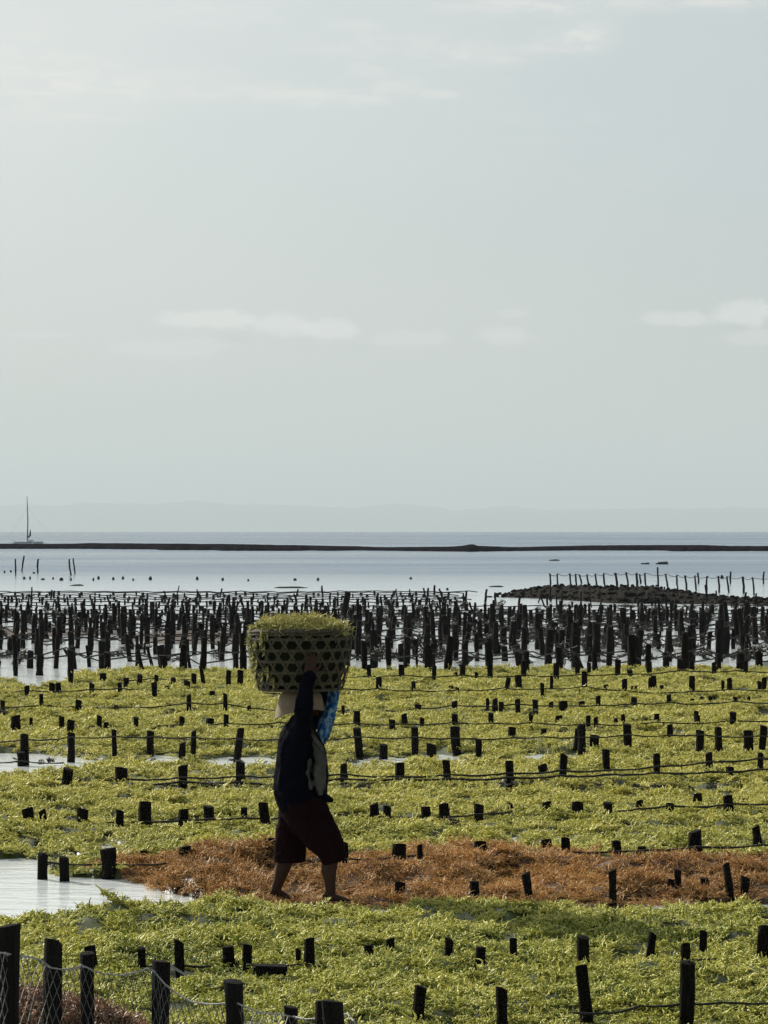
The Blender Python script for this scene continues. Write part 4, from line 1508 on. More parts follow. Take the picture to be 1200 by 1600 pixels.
# pale crate-like float house and a dark dinghy far out on the right
p = at_z(1034.5, 881.5, 0)
sc = p.y / F
fl = empty('floating_platform', p)
tag(fl, 'small grey box shaped raft afloat beyond the poles on the right', 'raft')
bm = bmesh.new()
w_, h_ = 16 * sc, 4.6 * sc
vs_ = [bm.verts.new(v) for v in ((-w_ / 2, -.5, 0), (w_ / 2, -.5, 0), (w_ / 2, .7, 0), (-w_ / 2, .7, 0), (-w_ / 2, -.5, h_ * .72), (w_ / 2, -.5, h_), (w_ / 2, .7, h_), (-w_ / 2, .7, h_ * .72))]
for f_ in ((0, 1, 5, 4), (1, 2, 6, 5), (2, 3, 7, 6), (3, 0, 4, 7), (4, 5, 6, 7), (3, 2, 1, 0)):
    bm.faces.new([vs_[i] for i in f_])
bmesh.ops.bevel(bm, geom=bm.edges[:], offset=0.03, segments=1, affect='EDGES')
obj_bm('cabin', bm, simple('grey_tarp', (0.13, 0.16, 0.19), 0.7, 0.3, 0.2, 3), fl)
bm = bmesh.new()
bmesh.ops.create_cube(bm, size=1, matrix=Matrix.Translation((0, 0.1, 0.02)) @ Matrix.Diagonal((w_ * 1.08, 1.5, 0.12, 1)))
obj_bm('deck', bm, M_STONE, fl)
p = at_z(1008, 881.5, 0)
sc = p.y / F
bm = bmesh.new()
prev = None
for t in (-1, -.7, -.2, .3, .8, 1):
    b_ = 0.45 * (1 - abs(t) ** 2.2) + 0.03
    x = t * 6.5 * sc
    hh = 1.7 * sc + 0.8 * sc * max(0, t)
    row = [bm.verts.new((x, -b_, hh)), bm.verts.new((x, -b_ * .5, -.05)), bm.verts.new((x, b_ * .5, -.05)), bm.verts.new((x, b_, hh)), bm.verts.new((x, b_ * .8, hh)), bm.verts.new((x, 0, hh * .4)), bm.verts.new((x, -b_ * .8, hh))]
    if prev:
        for a in range(7):
            a2 = (a + 1) % 7
            bm.faces.new((prev[a], prev[a2], row[a2], row[a]))
    else:
        bm.faces.new(row)
    prev = row
bm.faces.new(prev[::-1])
o = obj_bm('dinghy', bm, M_POLE)
o.location = p
tag(o, 'tiny dark dinghy just left of the grey box raft', 'boat')

# ------------------------------------------------------------------ net fence, bottom left
fence = empty('net_fence', (-1.4, 13.5, 0))
tag(fence, 'net fence of thick dark posts with a pale sagging rope in the bottom left corner', 'fence')
FL = fence.location
fposts = [(-70, 1425, 44, 12.6), (14, 1446, 38, 12.9), (69, 1470, 28, 13.3), (136, 1489, 24, 13.5), (244, 1502, 31, 13.6), (384, 1533, 33, 13.2), (454, 1573, 23, 14.2), (508, 1563, 31, 13.8), (559, 1564, 38, 13.2), (680, 1660, 30, 12.8)]
for i, (px, top, w, y) in enumerate(fposts):
    tp = at_y(px, top, y)
    o = bpy.data.objects.new('post', TALL[i % 6].copy())
    o.data.materials[0] = M_POST
    COL.objects.link(o)
    o.parent = fence
    o.location = Vector((tp.x, tp.y, -0.2)) - FL
    wd = w * y / F
    o.scale = (wd * 0.9, wd * 0.95, tp.z + 0.2)
    o.rotation_euler = (0, (0.0, 0, 0.03, 0, 0.02, -0.05, 0, 0, -.12, 0)[i], random.uniform(-.4, .4))
o = bpy.data.objects.new('post', TALL[3].copy())
o.data.materials[0] = M_POST
COL.objects.link(o)
tp = at_y(88, 1475, 13.7)
o.parent = fence
o.location = Vector((tp.x, tp.y, -.2)) - FL
o.scale = (0.05, 0.05, tp.z + .2)

rope_px = [(-70, 1478), (0, 1488), (32, 1494), (50, 1496), (66, 1502), (80, 1512), (100, 1515), (120, 1513), (128, 1508), (136, 1512), (160, 1522), (190, 1524), (215, 1519), (230, 1513), (241, 1518), (258, 1538), (275, 1552), (300, 1565), (325, 1569), (350, 1568),
           (368, 1566), (384, 1574), (405, 1582), (430, 1584), (437, 1584), (454, 1588), (475, 1592), (508, 1591), (530, 1586), (543, 1584), (556, 1600), (580, 1622), (620, 1645), (680, 1665)]


def fence_y(px):
    xs = [p[0] for p in fposts]
    ys = [p[3] for p in fposts]
    return float(np.interp(px, xs, ys)) - 0.07


bm = bmesh.new()
P = []
for (a, b) in zip(rope_px, rope_px[1:]):
    for k in range(3):
        t = k / 3
        px = a[0] + (b[0] - a[0]) * t
        P.append(at_y(px, a[1] + (b[1] - a[1]) * t + random.uniform(-.5, .5), fence_y(px)) - FL)
tube(bm, P, [0.0038 * random.uniform(.8, 1.2) for _ in P], 6)
for q in P[::2]:
    if random.random() < 0.7:
        tube(bm, [q + Vector((-.006, -.004, .006)), q + Vector((.0, -.009, 0)), q + Vector((.006, -.004, -.008))], 0.003, 4)
obj_bm('top_rope', bm, M_ROPE_PALE, fence, smooth=True)
# netting: diamond twine hanging from the rope to the water, slack and uneven
bm = bmesh.new()


def net_pt(u, v):
    """u along the fence in px, v metres below the rope"""
    ry = np.interp(u, [p[0] for p in rope_px], [p[1] for p in rope_px])
    y = fence_y(u)
    q = at_y(u, ry, y)
    wob = 0.05 * noise.noise((u / 60, v * 2, 0)) + 0.02 * noise.noise((u / 18, v * 5, 3))
    return Vector((q.x + 0.02 * noise.noise((u / 25, v * 4, 7)), q.y + wob, max(-0.05, q.z - v))) - FL


cell_u, cell_v = 10.0, 0.045
NU = int(750 / cell_u)
for i in range(-14, NU + 14):
    for sgn in (1, -1):
        pts = []
        for j in range(0, 17):
            u = -70 + (i + sgn * j * 0.5) * cell_u
            if u < -70 or u > 680:
                if pts:
                    break
                continue
            pts.append(net_pt(u, j * cell_v))
        if len(pts) > 1:
            tube(bm, pts, 0.0018, 3, caps=False)
obj_bm('netting', bm, M_NET, fence)
# second rope end trailing on the weed
bm = bmesh.new()
P = [at_y(x, y_, 14.2) for (x, y_) in ((262, 1505), (272, 1512), (283, 1519), (292, 1524))]
tube(bm, [p - FL for p in P], 0.006, 5)
obj_bm('rope_end', bm, M_ROPE_PALE, fence)

# heap of dried red weed behind the net
pts, rt, scl = [], [], []
hv, hf = [], []
GX, GY = 34, 26


def heap_h(x, y):
    e = ((x + 1.85) / 1.2) ** 2 + ((y - 14.75) / 0.85) ** 2
    return max(-0.1, 0.56 * (1 - e) ** 0.8 if e < 1 else -0.1) + 0.03 * noise.noise((x * 3, y * 3, 0))


for j in range(GY):
    for i in range(GX):
        x = -3.0 + 2.7 * i / (GX - 1)
        y = 13.85 + 1.8 * j / (GY - 1)
        hv.append((x, y, heap_h(x, y) - 0.02))
for j in range(GY - 1):
    for i in range(GX - 1):
        a = j * GX + i
        hf.append((a, a + 1, a + GX + 1, a + GX))
for _ in range(1500):
    x, y = random.uniform(-2.95, -0.5), random.uniform(13.85, 15.6)
    h = heap_h(x, y)
    if h > 0.02:
        pts.append((x, y, h - 0.02))
CR = clump_collection('red_frond', M_RED, 5, n=50, R0=0.07, L=0.06, rad=0.0035, up=0.6, curl=0.7)
nn = len(pts)
o = scatter_object('red_seaweed', hv, hf, M_BROWNMAT, pts, np.stack([rng.normal(0, .5, nn), rng.normal(0, .5, nn), rng.uniform(0, 6.28, nn)], 1), np.repeat(rng.uniform(.7, 1.3, (nn, 1)), 3, 1), CR, 5)
tag(o, 'heap of dull red drying seaweed behind the net fence in the bottom left corner', 'seaweed', kind='stuff')

# ------------------------------------------------------------------ the woman with the basket
PY = 23.0
PS = F / PY                              # px per metre at her distance
G0 = at_y(478, 1404, PY)
woman = empty('person', (G0.x, PY, G0.z))
tag(woman, 'barefoot walker in dark jacket and maroon knee trousers carrying the basket on the head', 'person')


def P2(px, py):
    return ((px - 478) / PS, (1404 - py) / PS)


def L(px, py, y, r, r2=None):
    x, z = P2(px, py)
    return (x, y, z, r, r2 if r2 is not None else r)


M_SKIN = simple('brown_skin', (0.038, 0.018, 0.012), 0.6, 0.12, 0.12, 12)
M_JACKET = simple('navy_jacket', (0.0022, 0.0024, 0.006), 0.9, 0.02, 0.35, 9)
M_SHIRT = simple('grey_shirt', (0.055, 0.055, 0.051), 0.85, 0.08, 0.45, 9)
M_HAIR = simple('black_hair', (0.008, 0.007, 0.007), 0.5, 0.4, 0.3, 60)
M_HAT = simple('beige_hat', (0.22, 0.175, 0.13), 0.9, 0.1, 0.12, 25)
# patterned maroon batik trousers
m = Mat('maroon_batik')
co = m.coords('Object')
vn = m.n('ShaderNodeTexVoronoi')
vn.inputs['Scale'].default_value = 22
m.l(co, vn.inputs['Vector'])
c = m.ramp(vn.outputs['Distance'], [(0.1, (0.014, 0.0055, 0.0065)), (0.32, (0.007, 0.003, 0.004)), (0.6, (0.009, 0.003, 0.0045))])
m.color(c)
m.set(rough=0.95, spec=0.02)
M_TROUSER = m.m
# blue patterned cloth
m = Mat('blue_print_cloth')
co = m.coords('Object')
vn = m.n('ShaderNodeTexVoronoi', feature='DISTANCE_TO_EDGE')
vn.inputs['Scale'].default_value = 17
vn.inputs['Randomness'].default_value = 1
nz = m.noise(co, 22, 5, 0.65)
m.l(co, vn.inputs['Vector'])
fl_ = m.ramp(nz, [(0.50, (0, 0, 0)), (0.60, (1, 1, 1))])
bl = m.ramp(vn.outputs['Distance'], [(0.03, (0.30, 0.5, 0.62)), (0.12, (0.01, 0.13, 0.42))])
c = m.mix(fl_, bl, (0.34, 0.52, 0.60))
c = m.mix(m.ramp(m.noise(co, 11, 2, .5), [(.38, (1, 1, 1)), (.5, (0, 0, 0))]), c, (0.008, 0.10, 0.38))
m.color(c)
m.set(rough=0.7, spec=0.2)
m.translucent(c, 0.5)
M_BLUE = m.m


def remesh(o, voxel, smooth=4, fac=0.5):
    md = o.modifiers.new('join', 'REMESH')
    md.mode = 'VOXEL'
    md.voxel_size = voxel
    md.use_smooth_shade = True
    s = o.modifiers.new('soften', 'SMOOTH')
    s.factor = fac
    s.iterations = smooth
    return o


def folds(o, scale, strength, depth=3, sx=1.0):
    tx = bpy.data.textures.new('folds', 'CLOUDS')
    tx.noise_scale = scale
    tx.noise_depth = depth
    d = o.modifiers.new('folds', 'DISPLACE')
    d.texture = tx
    d.strength = strength
    d.mid_level = 0.5
    return o


# hand: palm and five fingers grown along a wrist frame
def hand(bm, wrist, fwd, palm_n, side, s=1.0, curl=0.5, thumb=1):
    """wrist point, direction of the fingers, palm normal (towards what it holds), side = towards the index finger"""
    W, f_, n_, s_ = Vector(wrist), Vector(fwd).normalized(), Vector(palm_n).normalized(), Vector(side).normalized()

    def pt(a, b, c, r, r2=None):
        q = W + f_ * a * s + s_ * b * s + n_ * c * s
        return (q.x, q.y, q.z, r * s, (r2 or r) * s)
    for b in (-0.028, -0.009, 0.010, 0.028):
        limb(bm, [pt(-0.01, b * 0.5, 0, 0.020), pt(0.035, b * 0.9, 0, 0.0155), pt(0.085, b, 0.002, 0.0125)], 10)
    for b, ln in ((0.030, 0.070), (0.010, 0.080), (-0.010, 0.073), (-0.030, 0.056)):
        p0 = (0.085, b, 0.002)
        a1 = curl * 0.35
        a2 = a1 + curl * 0.7
        a3 = a2 + curl * 0.5
        q = [p0]
        for ang_, fr in ((a1, .45), (a2, .3), (a3, .25)):
            q.append((q[-1][0] + ln * fr * math.cos(ang_), b * (1 + 0.10 * len(q)), q[-1][2] + ln * fr * math.sin(ang_)))
        limb(bm, [pt(q[0][0] - .01, q[0][1], q[0][2], .0098), pt(*q[1], .0090), pt(*q[2], .0082), pt(*q[3], .0068)], 10)
    limb(bm, [pt(0.012, 0.026, 0.004, .0140), pt(0.045, 0.052, 0.012, .0115), pt(0.070, 0.064, 0.022, .0095), pt(0.090, 0.066, 0.032, .0078)], 10)


bm = bmesh.new()
# trunk and neck (mostly under cloth)
limb(bm, [L(468, 1262, 0, .115, .15), L(467, 1240, 0, .12, .16), L(468, 1205, 0, .105, .13), L(470, 1165, 0, .11, .15), L(470, 1142, 0, .08, .15)], 24)
limb(bm, [L(472, 1140, 0, .06), L(477, 1118, 0, .052), L(479, 1105, 0, .05)], 16)
# head: skull, jaw, nose, lips, chin, ears
hx, hz_ = P2(479, 1096)
ball(bm, (hx - .008, 0, hz_ + .012), .092, .074, .090, 24)
ball(bm, (hx + .028, 0, hz_ - .045), .058, .052, .062, 20)
ball(bm, (hx + .062, 0, hz_ - .088), .020, .022, .018, 12)
limb(bm, [(hx + .080, 0, hz_ + .006, .010), (hx + .094, 0, hz_ - .018, .011), (hx + .104, 0, hz_ - .036, .0135)], 10)
ball(bm, (hx + .094, -.010, hz_ - .040), .010, .009, .008, 10)
ball(bm, (hx + .094, .010, hz_ - .040), .010, .009, .008, 10)
ball(bm, (hx + .079, 0, hz_ - .062), .014, .022, .0065, 12)
ball(bm, (hx + .077, 0, hz_ - .073), .014, .019, .0065, 12)
for s_ in (-1, 1):
    ball(bm, (hx + .072, s_ * .030, hz_ + .014), .014, .022, .008, 12)      # brow
    ball(bm, (hx + .060, s_ * .040, hz_ - .030), .020, .018, .020, 12)      # cheek
    ball(bm, (hx - .004, s_ * .077, hz_ - .016), .018, .008, .030, 12)      # ear
# legs
limb(bm, [L(476, 1258, -.085, .088), L(500, 1292, -.095, .076), L(519, 1324, -.10, .060), L(517, 1340, -.10, .058, .056), L(514, 1358, -.10, .056, .052), L(516, 1374, -.10, .042), L(517, 1389, -.10, .036), L(516, 1397, -.10, .036)], 20)
limb(bm, [L(464, 1258, .085, .088), L(456, 1292, .09, .078), L(450, 1322, .09, .060), L(446, 1342, .09, .060, .056), L(441, 1360, .09, .054, .050), L(436, 1376, .09, .042), L(431, 1390, .09, .036), L(429, 1396, .09, .036)], 20)


def foot(bm, heel, toe, y, side, lift=0):
    hx0, hz0 = P2(*heel)
    tx0, tz0 = P2(*toe)
    d = Vector((tx0 - hx0, 0, tz0 - hz0))
    ln = d.length
    d.normalize()

    def q(a, b, c, r, r2=None):
        p = Vector((hx0, y, hz0)) + d * a * ln + Vector((0, b, c))
        return (p.x, p.y, p.z, r, r2 or r)
    limb(bm, [q(.10, 0, .010, .031, .030), q(.40, 0, .012, .028, .036), q(.70, side * .004, .004, .021, .042), q(.80, side * .004, 0, .016, .042)], 16)
    for k, (b, e, r) in enumerate(((-.030, 1.0, .0125), (-.012, .99, .0095), (.003, .96, .009), (.018, .92, .0085), (.032, .87, .008))):
        limb(bm, [q(.72, side * b, 0, r), q(e - .05, side * b * 1.1, -.003, r)], 8)


foot(bm, (506, 1401), (549, 1404), -.10, -1)
limb(bm, [L(516, 1392, -.10, .036), L(514, 1398, -.10, .034)], 12)
foot(bm, (425, 1396), (460, 1410), .09, 1)
# arms: near arm up the front of the basket, far arm up its other side
AN_S, AN_E, AN_W = L(470, 1138, -.165, .058), L(477, 1094, -.30, .046), L(484, 1052, -.405, .034)
AF_S, AF_E, AF_W = L(476, 1136, .165, .058), L(507, 1106, .29, .046), L(500, 1062, .385, .034)
for a_, e_, w_ in ((AN_S, AN_E, AN_W), (AF_S, AF_E, AF_W)):
    limb(bm, [a_, tuple((a_[i] + e_[i]) / 2 for i in range(5)), e_, tuple((e_[i] * .6 + w_[i] * .4) + (0.0 if i < 3 else .001) for i in range(5)), w_], 16)
hw = Vector(AN_W[:3])
hand(bm, hw + Vector((0.003, 0.002, .012)), (0.18, 0.14, 1), (0.1, 1, -.1), (1, -0.05, -.2), 0.98, 0.25)
hw2 = Vector(AF_W[:3])
hand(bm, hw2 + Vector((0, -.002, .012)), (-0.10, -0.14, 1), (0, -1, -.1), (1, 0.0, .1), 0.98, 0.25)
body = obj_bm('body', bm, M_SKIN, woman)
remesh(body, 0.0052, 3)
# eyes
for s_ in (-1, 1):
    bm = bmesh.new()
    ball(bm, (hx + .073, s_ * .031, hz_ - .004), .010, .013, .008, 12)
    obj_bm('eye', bm, M_HAIR, woman, smooth=True)
# hair at the nape
bm = bmesh.new()
ball(bm, (hx - .020, 0, hz_ + .02), .094, .080, .088, 20)
ball(bm, (hx - .088, 0, hz_ - .040), .042, .048, .042, 16)
obj_bm('hair', bm, M_HAIR, woman, smooth=True)

# trousers
bm = bmesh.new()
limb(bm, [L(470, 1232, 0, .155, .165), L(472, 1252, 0, .165, .18), L(475, 1268, 0, .155, .18)], 28)
limb(bm, [L(480, 1262, -.08, .142, .10), L(491, 1285, -.09, .146, .105), L(505, 1308, -.10, .132, .11), L(518, 1326, -.10, .106, .11), L(522, 1345, -.10, .086, .105)], 24, True)
limb(bm, [L(464, 1265, .08, .130, .10), L(459, 1285, .085, .122, .11), L(455, 1310, .09, .118, .115), L(452, 1330, .09, .118, .115), L(452, 1349, .09, .116, .115)], 24, True)
tr = obj_bm('trousers', bm, M_TROUSER, woman)
remesh(tr, 0.012, 3)
folds(tr, 0.07, 0.028)

# jacket: torso, collar and sleeves
bm = bmesh.new()
limb(bm, [L(467, 1247, 0, .165, .185), L(466, 1232, 0, .178, .19), L(464, 1210, 0, .165, .175), L(464, 1185, 0, .150, .165), L(466, 1160, 0, .145, .175), L(468, 1143, 0, .125, .185), L(471, 1132, 0, .09, .14)], 32)
limb(bm, [L(440, 1205, -.02, .035, .11), L(440, 1225, -.02, .050, .13), L(445, 1243, -.02, .04, .13)], 16)
limb(bm, [L(471, 1146, -.12, .085), L(470, 1138, -.165, .078), L(474, 1115, -.24, .066), L(477, 1094, -.30, .060), L(481, 1072, -.355, .052), L(484, 1052, -.402, .045)], 18)
limb(bm, [L(473, 1146, .12, .085), L(478, 1136, .165, .078), L(495, 1120, .23, .066), L(507, 1106, .29, .060), L(504, 1085, .34, .052), L(500, 1064, .383, .045)], 18)
limb(bm, [L(472, 1136, 0, .075, .085), L(474, 1126, 0, .062, .070)], 18)
jk = obj_bm('jacket', bm, M_JACKET, woman)
remesh(jk, 0.011, 3)
folds(jk, 0.085, 0.034)

# grey shirt bulging out of the open jacket
bm = bmesh.new()
limb(bm, [L(488, 1154, -.02, .020, .09), L(496, 1168, -.03, .038, .12), L(500, 1190, -.03, .044, .138), L(498, 1210, -.03, .050, .150), L(499, 1226, -.03, .044, .15), L(500, 1237, -.03, .028, .12)], 28)
limb(bm, [L(484, 1190, -.10, .014, .07), L(482, 1208, -.12, .018, .07), L(486, 1228, -.11, .016, .07)], 16)
sh = obj_bm('shirt', bm, M_SHIRT, woman)
remesh(sh, 0.01, 2)
folds(sh, 0.05, 0.045)
# the far flap of the jacket edges the shirt
bm = bmesh.new()
limb(bm, [L(497, 1150, .10, .028, .06), L(506, 1185, .10, .022, .07), L(508, 1215, .09, .024, .08), L(503, 1246, .06, .035, .11)], 16)
limb(bm, [L(480, 1238, -.12, .04, .05), L(496, 1243, -.06, .045, .09), L(505, 1246, .03, .03, .09)], 16)
fp = obj_bm('jacket_flap', bm, M_JACKET, woman)
remesh(fp, 0.009, 2)
# pale strap across the chest
bm = bmesh.new()
prev = None
for (x, y_, yy) in ((481, 1126, -.10), (484, 1136, -.14), (489, 1147, -.17), (495, 1156, -.175), (503, 1166, -.15)):
    a = P2(x - 2, y_ + 1)
    b = P2(x + 3, y_ - 2)
    row = [bm.verts.new((a[0], yy, a[1])), bm.verts.new((b[0], yy - .008, b[1])), bm.verts.new((b[0], yy + .012, b[1])), bm.verts.new((a[0], yy + .02, a[1]))]
    if prev:
        for k in range(4):
            bm.faces.new((prev[k], prev[(k + 1) % 4], row[(k + 1) % 4], row[k]))
    prev = row
obj_bm('neck_strap', bm, M_SHIRT, woman)

# hat: soft bucket hat, brim falling low at the back
bm = bmesh.new()
prof = [(0.0, 0.100), (0.07, 0.102), (0.115, 0.092), (0.143, 0.068), (0.156, 0.030), (0.164, -0.010), (0.172, -0.045), (0.180, -0.075), (0.182, -0.080), (0.174, -0.079), (0.162, -0.045), (0.154, -0.012), (0.146, 0.025), (0.132, 0.06), (0.08, 0.09), (0, 0.09)]
NSEG = 40
rings = []
cxh, czh = P2(470, 1095)
for (r, z) in prof:
    row = []
    for k in range(NSEG):
        a = 2 * math.pi * k / NSEG
        back = max(0, -math.cos(a))
        front = max(0, math.cos(a))
        zz = z
        rr = r
        if z < 0:
            zz = z * (0.55 + 0.75 * back) + 0.006 * math.sin(a * 5)
            rr = r * (1 + 0.02 * math.sin(a * 7)) * (0.97 + 0.05 * back)
        row.append(bm.verts.new((cxh + rr * math.cos(a) * 1.02, rr * math.sin(a) * .93, czh + zz - 0.02)))
    rings.append(row)
for a in range(len(rings) - 1):
    for k in range(NSEG):
        bm.faces.new((rings[a][k], rings[a][(k + 1) % NSEG], rings[a + 1][(k + 1) % NSEG], rings[a + 1][k]))
bmesh.ops.remove_doubles(bm, verts=bm.verts, dist=1e-5)
hat = obj_bm('hat', bm, M_HAT, woman, smooth=True)

# ------------------------------------------------------------------ basket
bz = (1404 - 1078) / PS
bxc = (470 - 478) / PS
basket = empty('basket', (G0.x + bxc, PY, G0.z + bz))
basket.rotation_euler = (0, R(-0.5), 0)
tag(basket, 'round bamboo basket of open hexagonal weave carried full on the head', 'basket')
M_CANE = Mat('bamboo_strip')
co = M_CANE.coords('Object')
gr = M_CANE.noise(co, 30, 4, 0.6)
M_CANE.color(M_CANE.ramp(gr, [(0.3, (0.034, 0.030, 0.020)), (0.7, (0.075, 0.067, 0.046))]))
M_CANE.set(rough=0.75, spec=0.15)
M_CANE = M_CANE.m
BH = 0.43


def brad(z):
    t = z / BH
    return 0.292 + 0.072 * (1 - (1 - t) ** 2.2) - 0.012 * max(0, t - .85) * 6


def ribbon(name, path, width, off, parent, thick=0.0035):
    """path: list of (theta, z); a flat strip on the basket wall"""
    bm = bmesh.new()
    prev = None
    n = len(path)
    for i, (th, z) in enumerate(path):
        th0, z0 = path[max(0, i - 1)]
        th1, z1 = path[min(n - 1, i + 1)]
        r = brad(max(0, min(BH, z)))
        du, dv = (th1 - th0) * r, (z1 - z0)
        ln = math.hypot(du, dv)
        nu, nv = -dv / ln, du / ln
        rr = r + off * (1 if callable(off) is False else 1)
        row = []
        for (s_, d) in ((-1, 0), (1, 0), (1, thick), (-1, thick)):
            a = th + s_ * nu * width / 2 / r
            zz = z + s_ * nv * width / 2
            r2 = brad(max(0, min(BH, zz))) + off + d
            row.append(bm.verts.new((r2 * math.cos(a), r2 * math.sin(a), zz)))
        if prev:
            for k in range(4):
                bm.faces.new((prev[k], prev[(k + 1) % 4], row[(k + 1) % 4], row[k]))
        else:
            bm.faces.new(row)
        prev = row
    bm.faces.new(prev[::-1])
    return obj_bm(name, bm, M_CANE, parent)


ND = 22
gap_z = 0.079
hoops = [0.055 + gap_z * k for k in range(5)]
for z in hoops:
    ribbon('weave_strip', [(2 * math.pi * k / 64, z) for k in range(65)], 0.020, 0.004, basket)
for k in range(ND):
    a0 = 2 * math.pi * k / ND
    dth = 2 * math.pi / ND * (BH / (2 * gap_z))
    # both diagonals cross half-way between the hoops, which leaves hexagons
    z_mid = hoops[0] + gap_z / 2
    for sgn in (1, -1):
        path = []
        for j in range(15):
            z = BH * j / 14
            path.append((a0 + sgn * (z - z_mid) / gap_z * (math.pi / ND), z))
        ribbon('weave_strip', path, 0.017, 0.0 if sgn > 0 else 0.0078, basket)
# rim of two bound hoops, foot hoop and bottom
bm = bmesh.new()
for (r, z, t) in ((brad(BH) + .008, BH - .006, .011), (brad(BH) - .006, BH + .004, .009), (brad(BH) + .012, BH - .026, .007)):
    pts = [((r + .002 * math.sin(k * 1.7)) * math.cos(2 * math.pi * k / 60), (r + .002 * math.sin(k * 1.7)) * math.sin(2 * math.pi * k / 60), z + .003 * math.sin(k * .9)) for k in range(61)]
    tube(bm, pts, t, 7, caps=False)
obj_bm('rim', bm, M_CANE, basket, smooth=True)
bm = bmesh.new()
pts = [(brad(0) * math.cos(2 * math.pi * k / 60), brad(0) * math.sin(2 * math.pi * k / 60), 0.008) for k in range(61)]
tube(bm, pts, 0.012, 7, caps=False)
obj_bm('foot_hoop', bm, M_CANE, basket, smooth=True)
bm = bmesh.new()
for k in range(-6, 7):
    d = k * 0.045
    hl = math.sqrt(max(0, brad(0) ** 2 - d * d))
    for ax in (0, 1):
        c_, s_ = (Vector((1, 0, 0)), Vector((0, 1, 0))) if ax == 0 else (Vector((0, 1, 0)), Vector((1, 0, 0)))
        p0 = c_ * -hl + s_ * d
        p1 = c_ * hl + s_ * d
        z = .004 + ax * .004
        q = [p0 + s_ * -.012, p0 + s_ * .012, p1 + s_ * .012, p1 + s_ * -.012]
        lo = [bm.verts.new((v.x, v.y, z)) for v in q]
        hi = [bm.verts.new((v.x, v.y, z + .0035)) for v in q]
        bm.faces.new(lo)
        bm.faces.new(hi[::-1])
        for e in range(4):
            bm.faces.new((lo[e], lo[(e + 1) % 4], hi[(e + 1) % 4], hi[e]))
obj_bm('bottom', bm, M_CANE, basket)

# pad of cloth between hat and basket
bm = bmesh.new()
pts = [(.085 * math.cos(2 * math.pi * k / 24), .085 * math.sin(2 * math.pi * k / 24), 0) for k in range(25)]
tube(bm, pts, 0.022, 10, caps=False)
pad = obj_bm('head_pad', bm, M_JACKET, woman, smooth=True)
pad.location = (P2(474, 1083)[0], 0, P2(474, 1083)[1] + .0)

# load of seaweed in the basket
M_LOAD = weed('load_seaweed', (0.025, 0.04, 0.01), (0.19, 0.23, 0.05), (0.66, 0.60, 0.22), 0.34, big=3.0, small=14)
hv, hf = [], []
NA, NR = 40, 10
prof = [(0.0, 0.485), (0.10, 0.485), (0.18, 0.475), (0.25, 0.455), (0.30, 0.435), (0.335, 0.40), (0.332, 0.3), (0.32, 0.2), (0.30, 0.1), (0.27, 0.02), (0.0, 0.015)]
for j, (r, z) in enumerate(prof):
    for k in range(NA):
        a = 2 * math.pi * k / NA
        rr = max(0.0005, r)
        hv.append((rr * math.cos(a), rr * math.sin(a), z - (0.02 if j < 5 else 0) + (0.018 * noise.noise((math.cos(a) * r * 9, math.sin(a) * r * 9, 2)) if j < 5 else 0)))
for j in range(len(prof) - 1):
    for k in range(NA):
        hf.append((j * NA + k, j * NA + (k + 1) % NA, (j + 1) * NA + (k + 1) % NA, (j + 1) * NA + k)[::-1])
pts, rt, scl = [], [], []
for _ in range(330):
    a = random.uniform(0, 6.283)
    r = 0.315 * math.sqrt(random.random())
    z = np.interp(r, [0, .1, .18, .25, .31, .36], [.480, .480, .472, .452, .430, .402]) + random.gauss(0, .014)
    pts.append((r * math.cos(a), r * math.sin(a), z - 0.015))
    rt.append((random.gauss(0, .3), random.gauss(0, .3) + 0.5 * r * math.cos(a) / .35, random.uniform(0, 6.28)))
    s_ = random.uniform(.55, 1.0)
    scl.append((s_, s_, s_))
for _ in range(90):                                  # fronds pushed out through the weave on the back (left) side
    a = math.pi + random.gauss(0, 0.38)
    z = random.uniform(0.03, BH)
    r = brad(z) + 0.0
    pts.append((r * math.cos(a), r * math.sin(a), z))
    rt.append((0, math.pi / 2 * (1 if math.cos(a) > 0 else -1), 0))
    s_ = random.uniform(.3, .62)
    scl.append((s_, s_, s_ * .8))
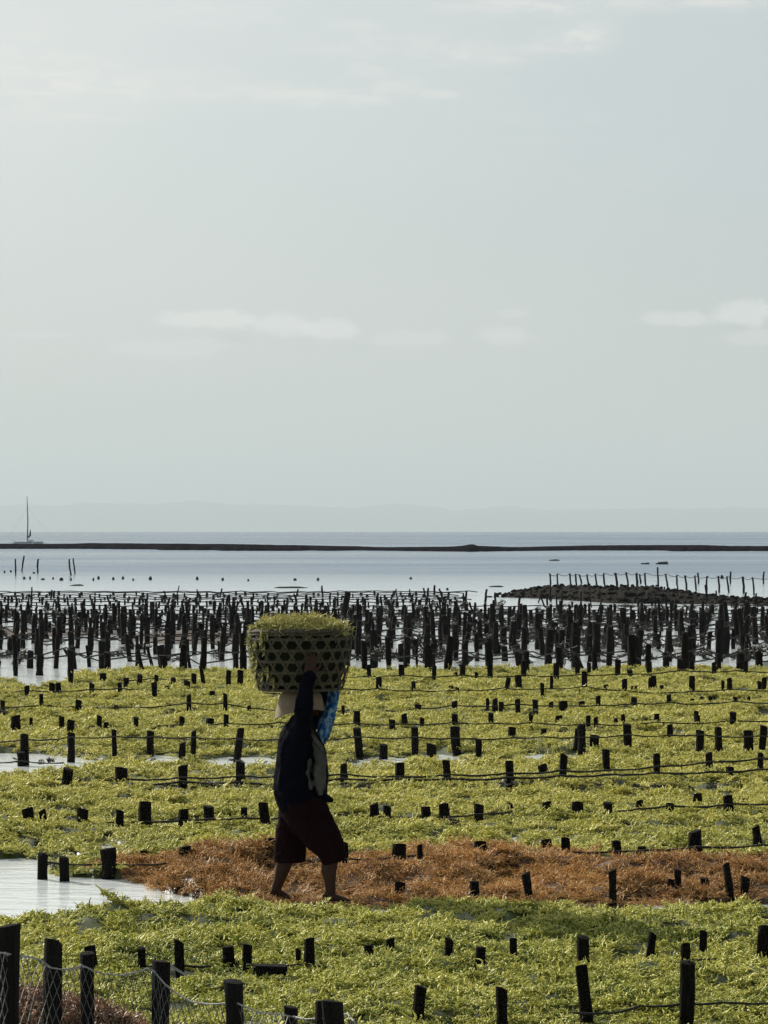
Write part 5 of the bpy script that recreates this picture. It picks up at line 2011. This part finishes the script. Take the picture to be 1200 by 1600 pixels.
for _ in range(30):                                  # the mass seen through the holes
    a = random.uniform(0, 6.283)
    z = random.uniform(0.03, BH - .03)
    r = brad(z) - 0.09
    pts.append((r * math.cos(a), r * math.sin(a), z))
    rt.append((0, 0, a))
    rt[-1] = (random.gauss(0, .5), 1.2, a)
    s_ = random.uniform(.35, .5)
    scl.append((s_, s_, s_ * .6))
CL = clump_collection('load_frond', M_LOAD, 5, n=44, R0=0.07, L=0.085, rad=0.0042, up=0.3, curl=1.2)
load = scatter_object('seaweed_load', hv, hf, simple('shaded_weed_core', (0.010, 0.012, 0.005), 0.9, 0.1, 0.4, 20), pts, np.array(rt), np.array(scl), CL, 5)  # core coloured near black to paint in the shade inside the basket
load.location = basket.location
load.rotation_euler = basket.rotation_euler
tag(load, 'heaped yellow green seaweed filling the woven basket and poking through its left side', 'seaweed', kind='stuff')

# blue cloth hanging from the front of the basket
outline = [((513, 531), 1072), ((512, 530), 1085), ((510, 528), 1100), ((505, 525), 1115), ((497, 522), 1130), ((496, 518), 1142), ((500, 514), 1152), ((504, 509), 1161)]
bm = bmesh.new()
NXc, NYc = 12, 30
ys_ = [o_[1] for o_ in outline]
g1, g2 = [], []
for j in range(NYc):
    py = 1072 + 89 * j / (NYc - 1)
    xl = np.interp(py, ys_, [o_[0][0] for o_ in outline])
    xr = np.interp(py, ys_, [o_[0][1] for o_ in outline])
    r1 = []
    for i in range(NXc):
        t = i / (NXc - 1)
        px = xl + (xr - xl) * t
        x, z = P2(px, py)
        y = -0.02 + 0.10 * (1 - t) * 0 + 0.022 * math.sin(t * 7 + j * 0.12) + 0.03 * math.sin(j * 0.2) - 0.02 * t
        r1.append(bm.verts.new((x, y, z)))
    g1.append(r1)
for j in range(NYc - 1):
    for i in range(NXc - 1):
        bm.faces.new((g1[j][i], g1[j][i + 1], g1[j + 1][i + 1], g1[j + 1][i]))
cl = obj_bm('blue_cloth', bm, M_BLUE, smooth=True)
cl.location = woman.location
sl = cl.modifiers.new('thickness', 'SOLIDIFY')
sl.thickness = 0.003
tag(cl, 'bright blue and white printed cloth hanging under the front of the basket', 'cloth')

print('stakes singled', stake_count + len(single), 'crowd', len(crowd), 'weed pts', nn)
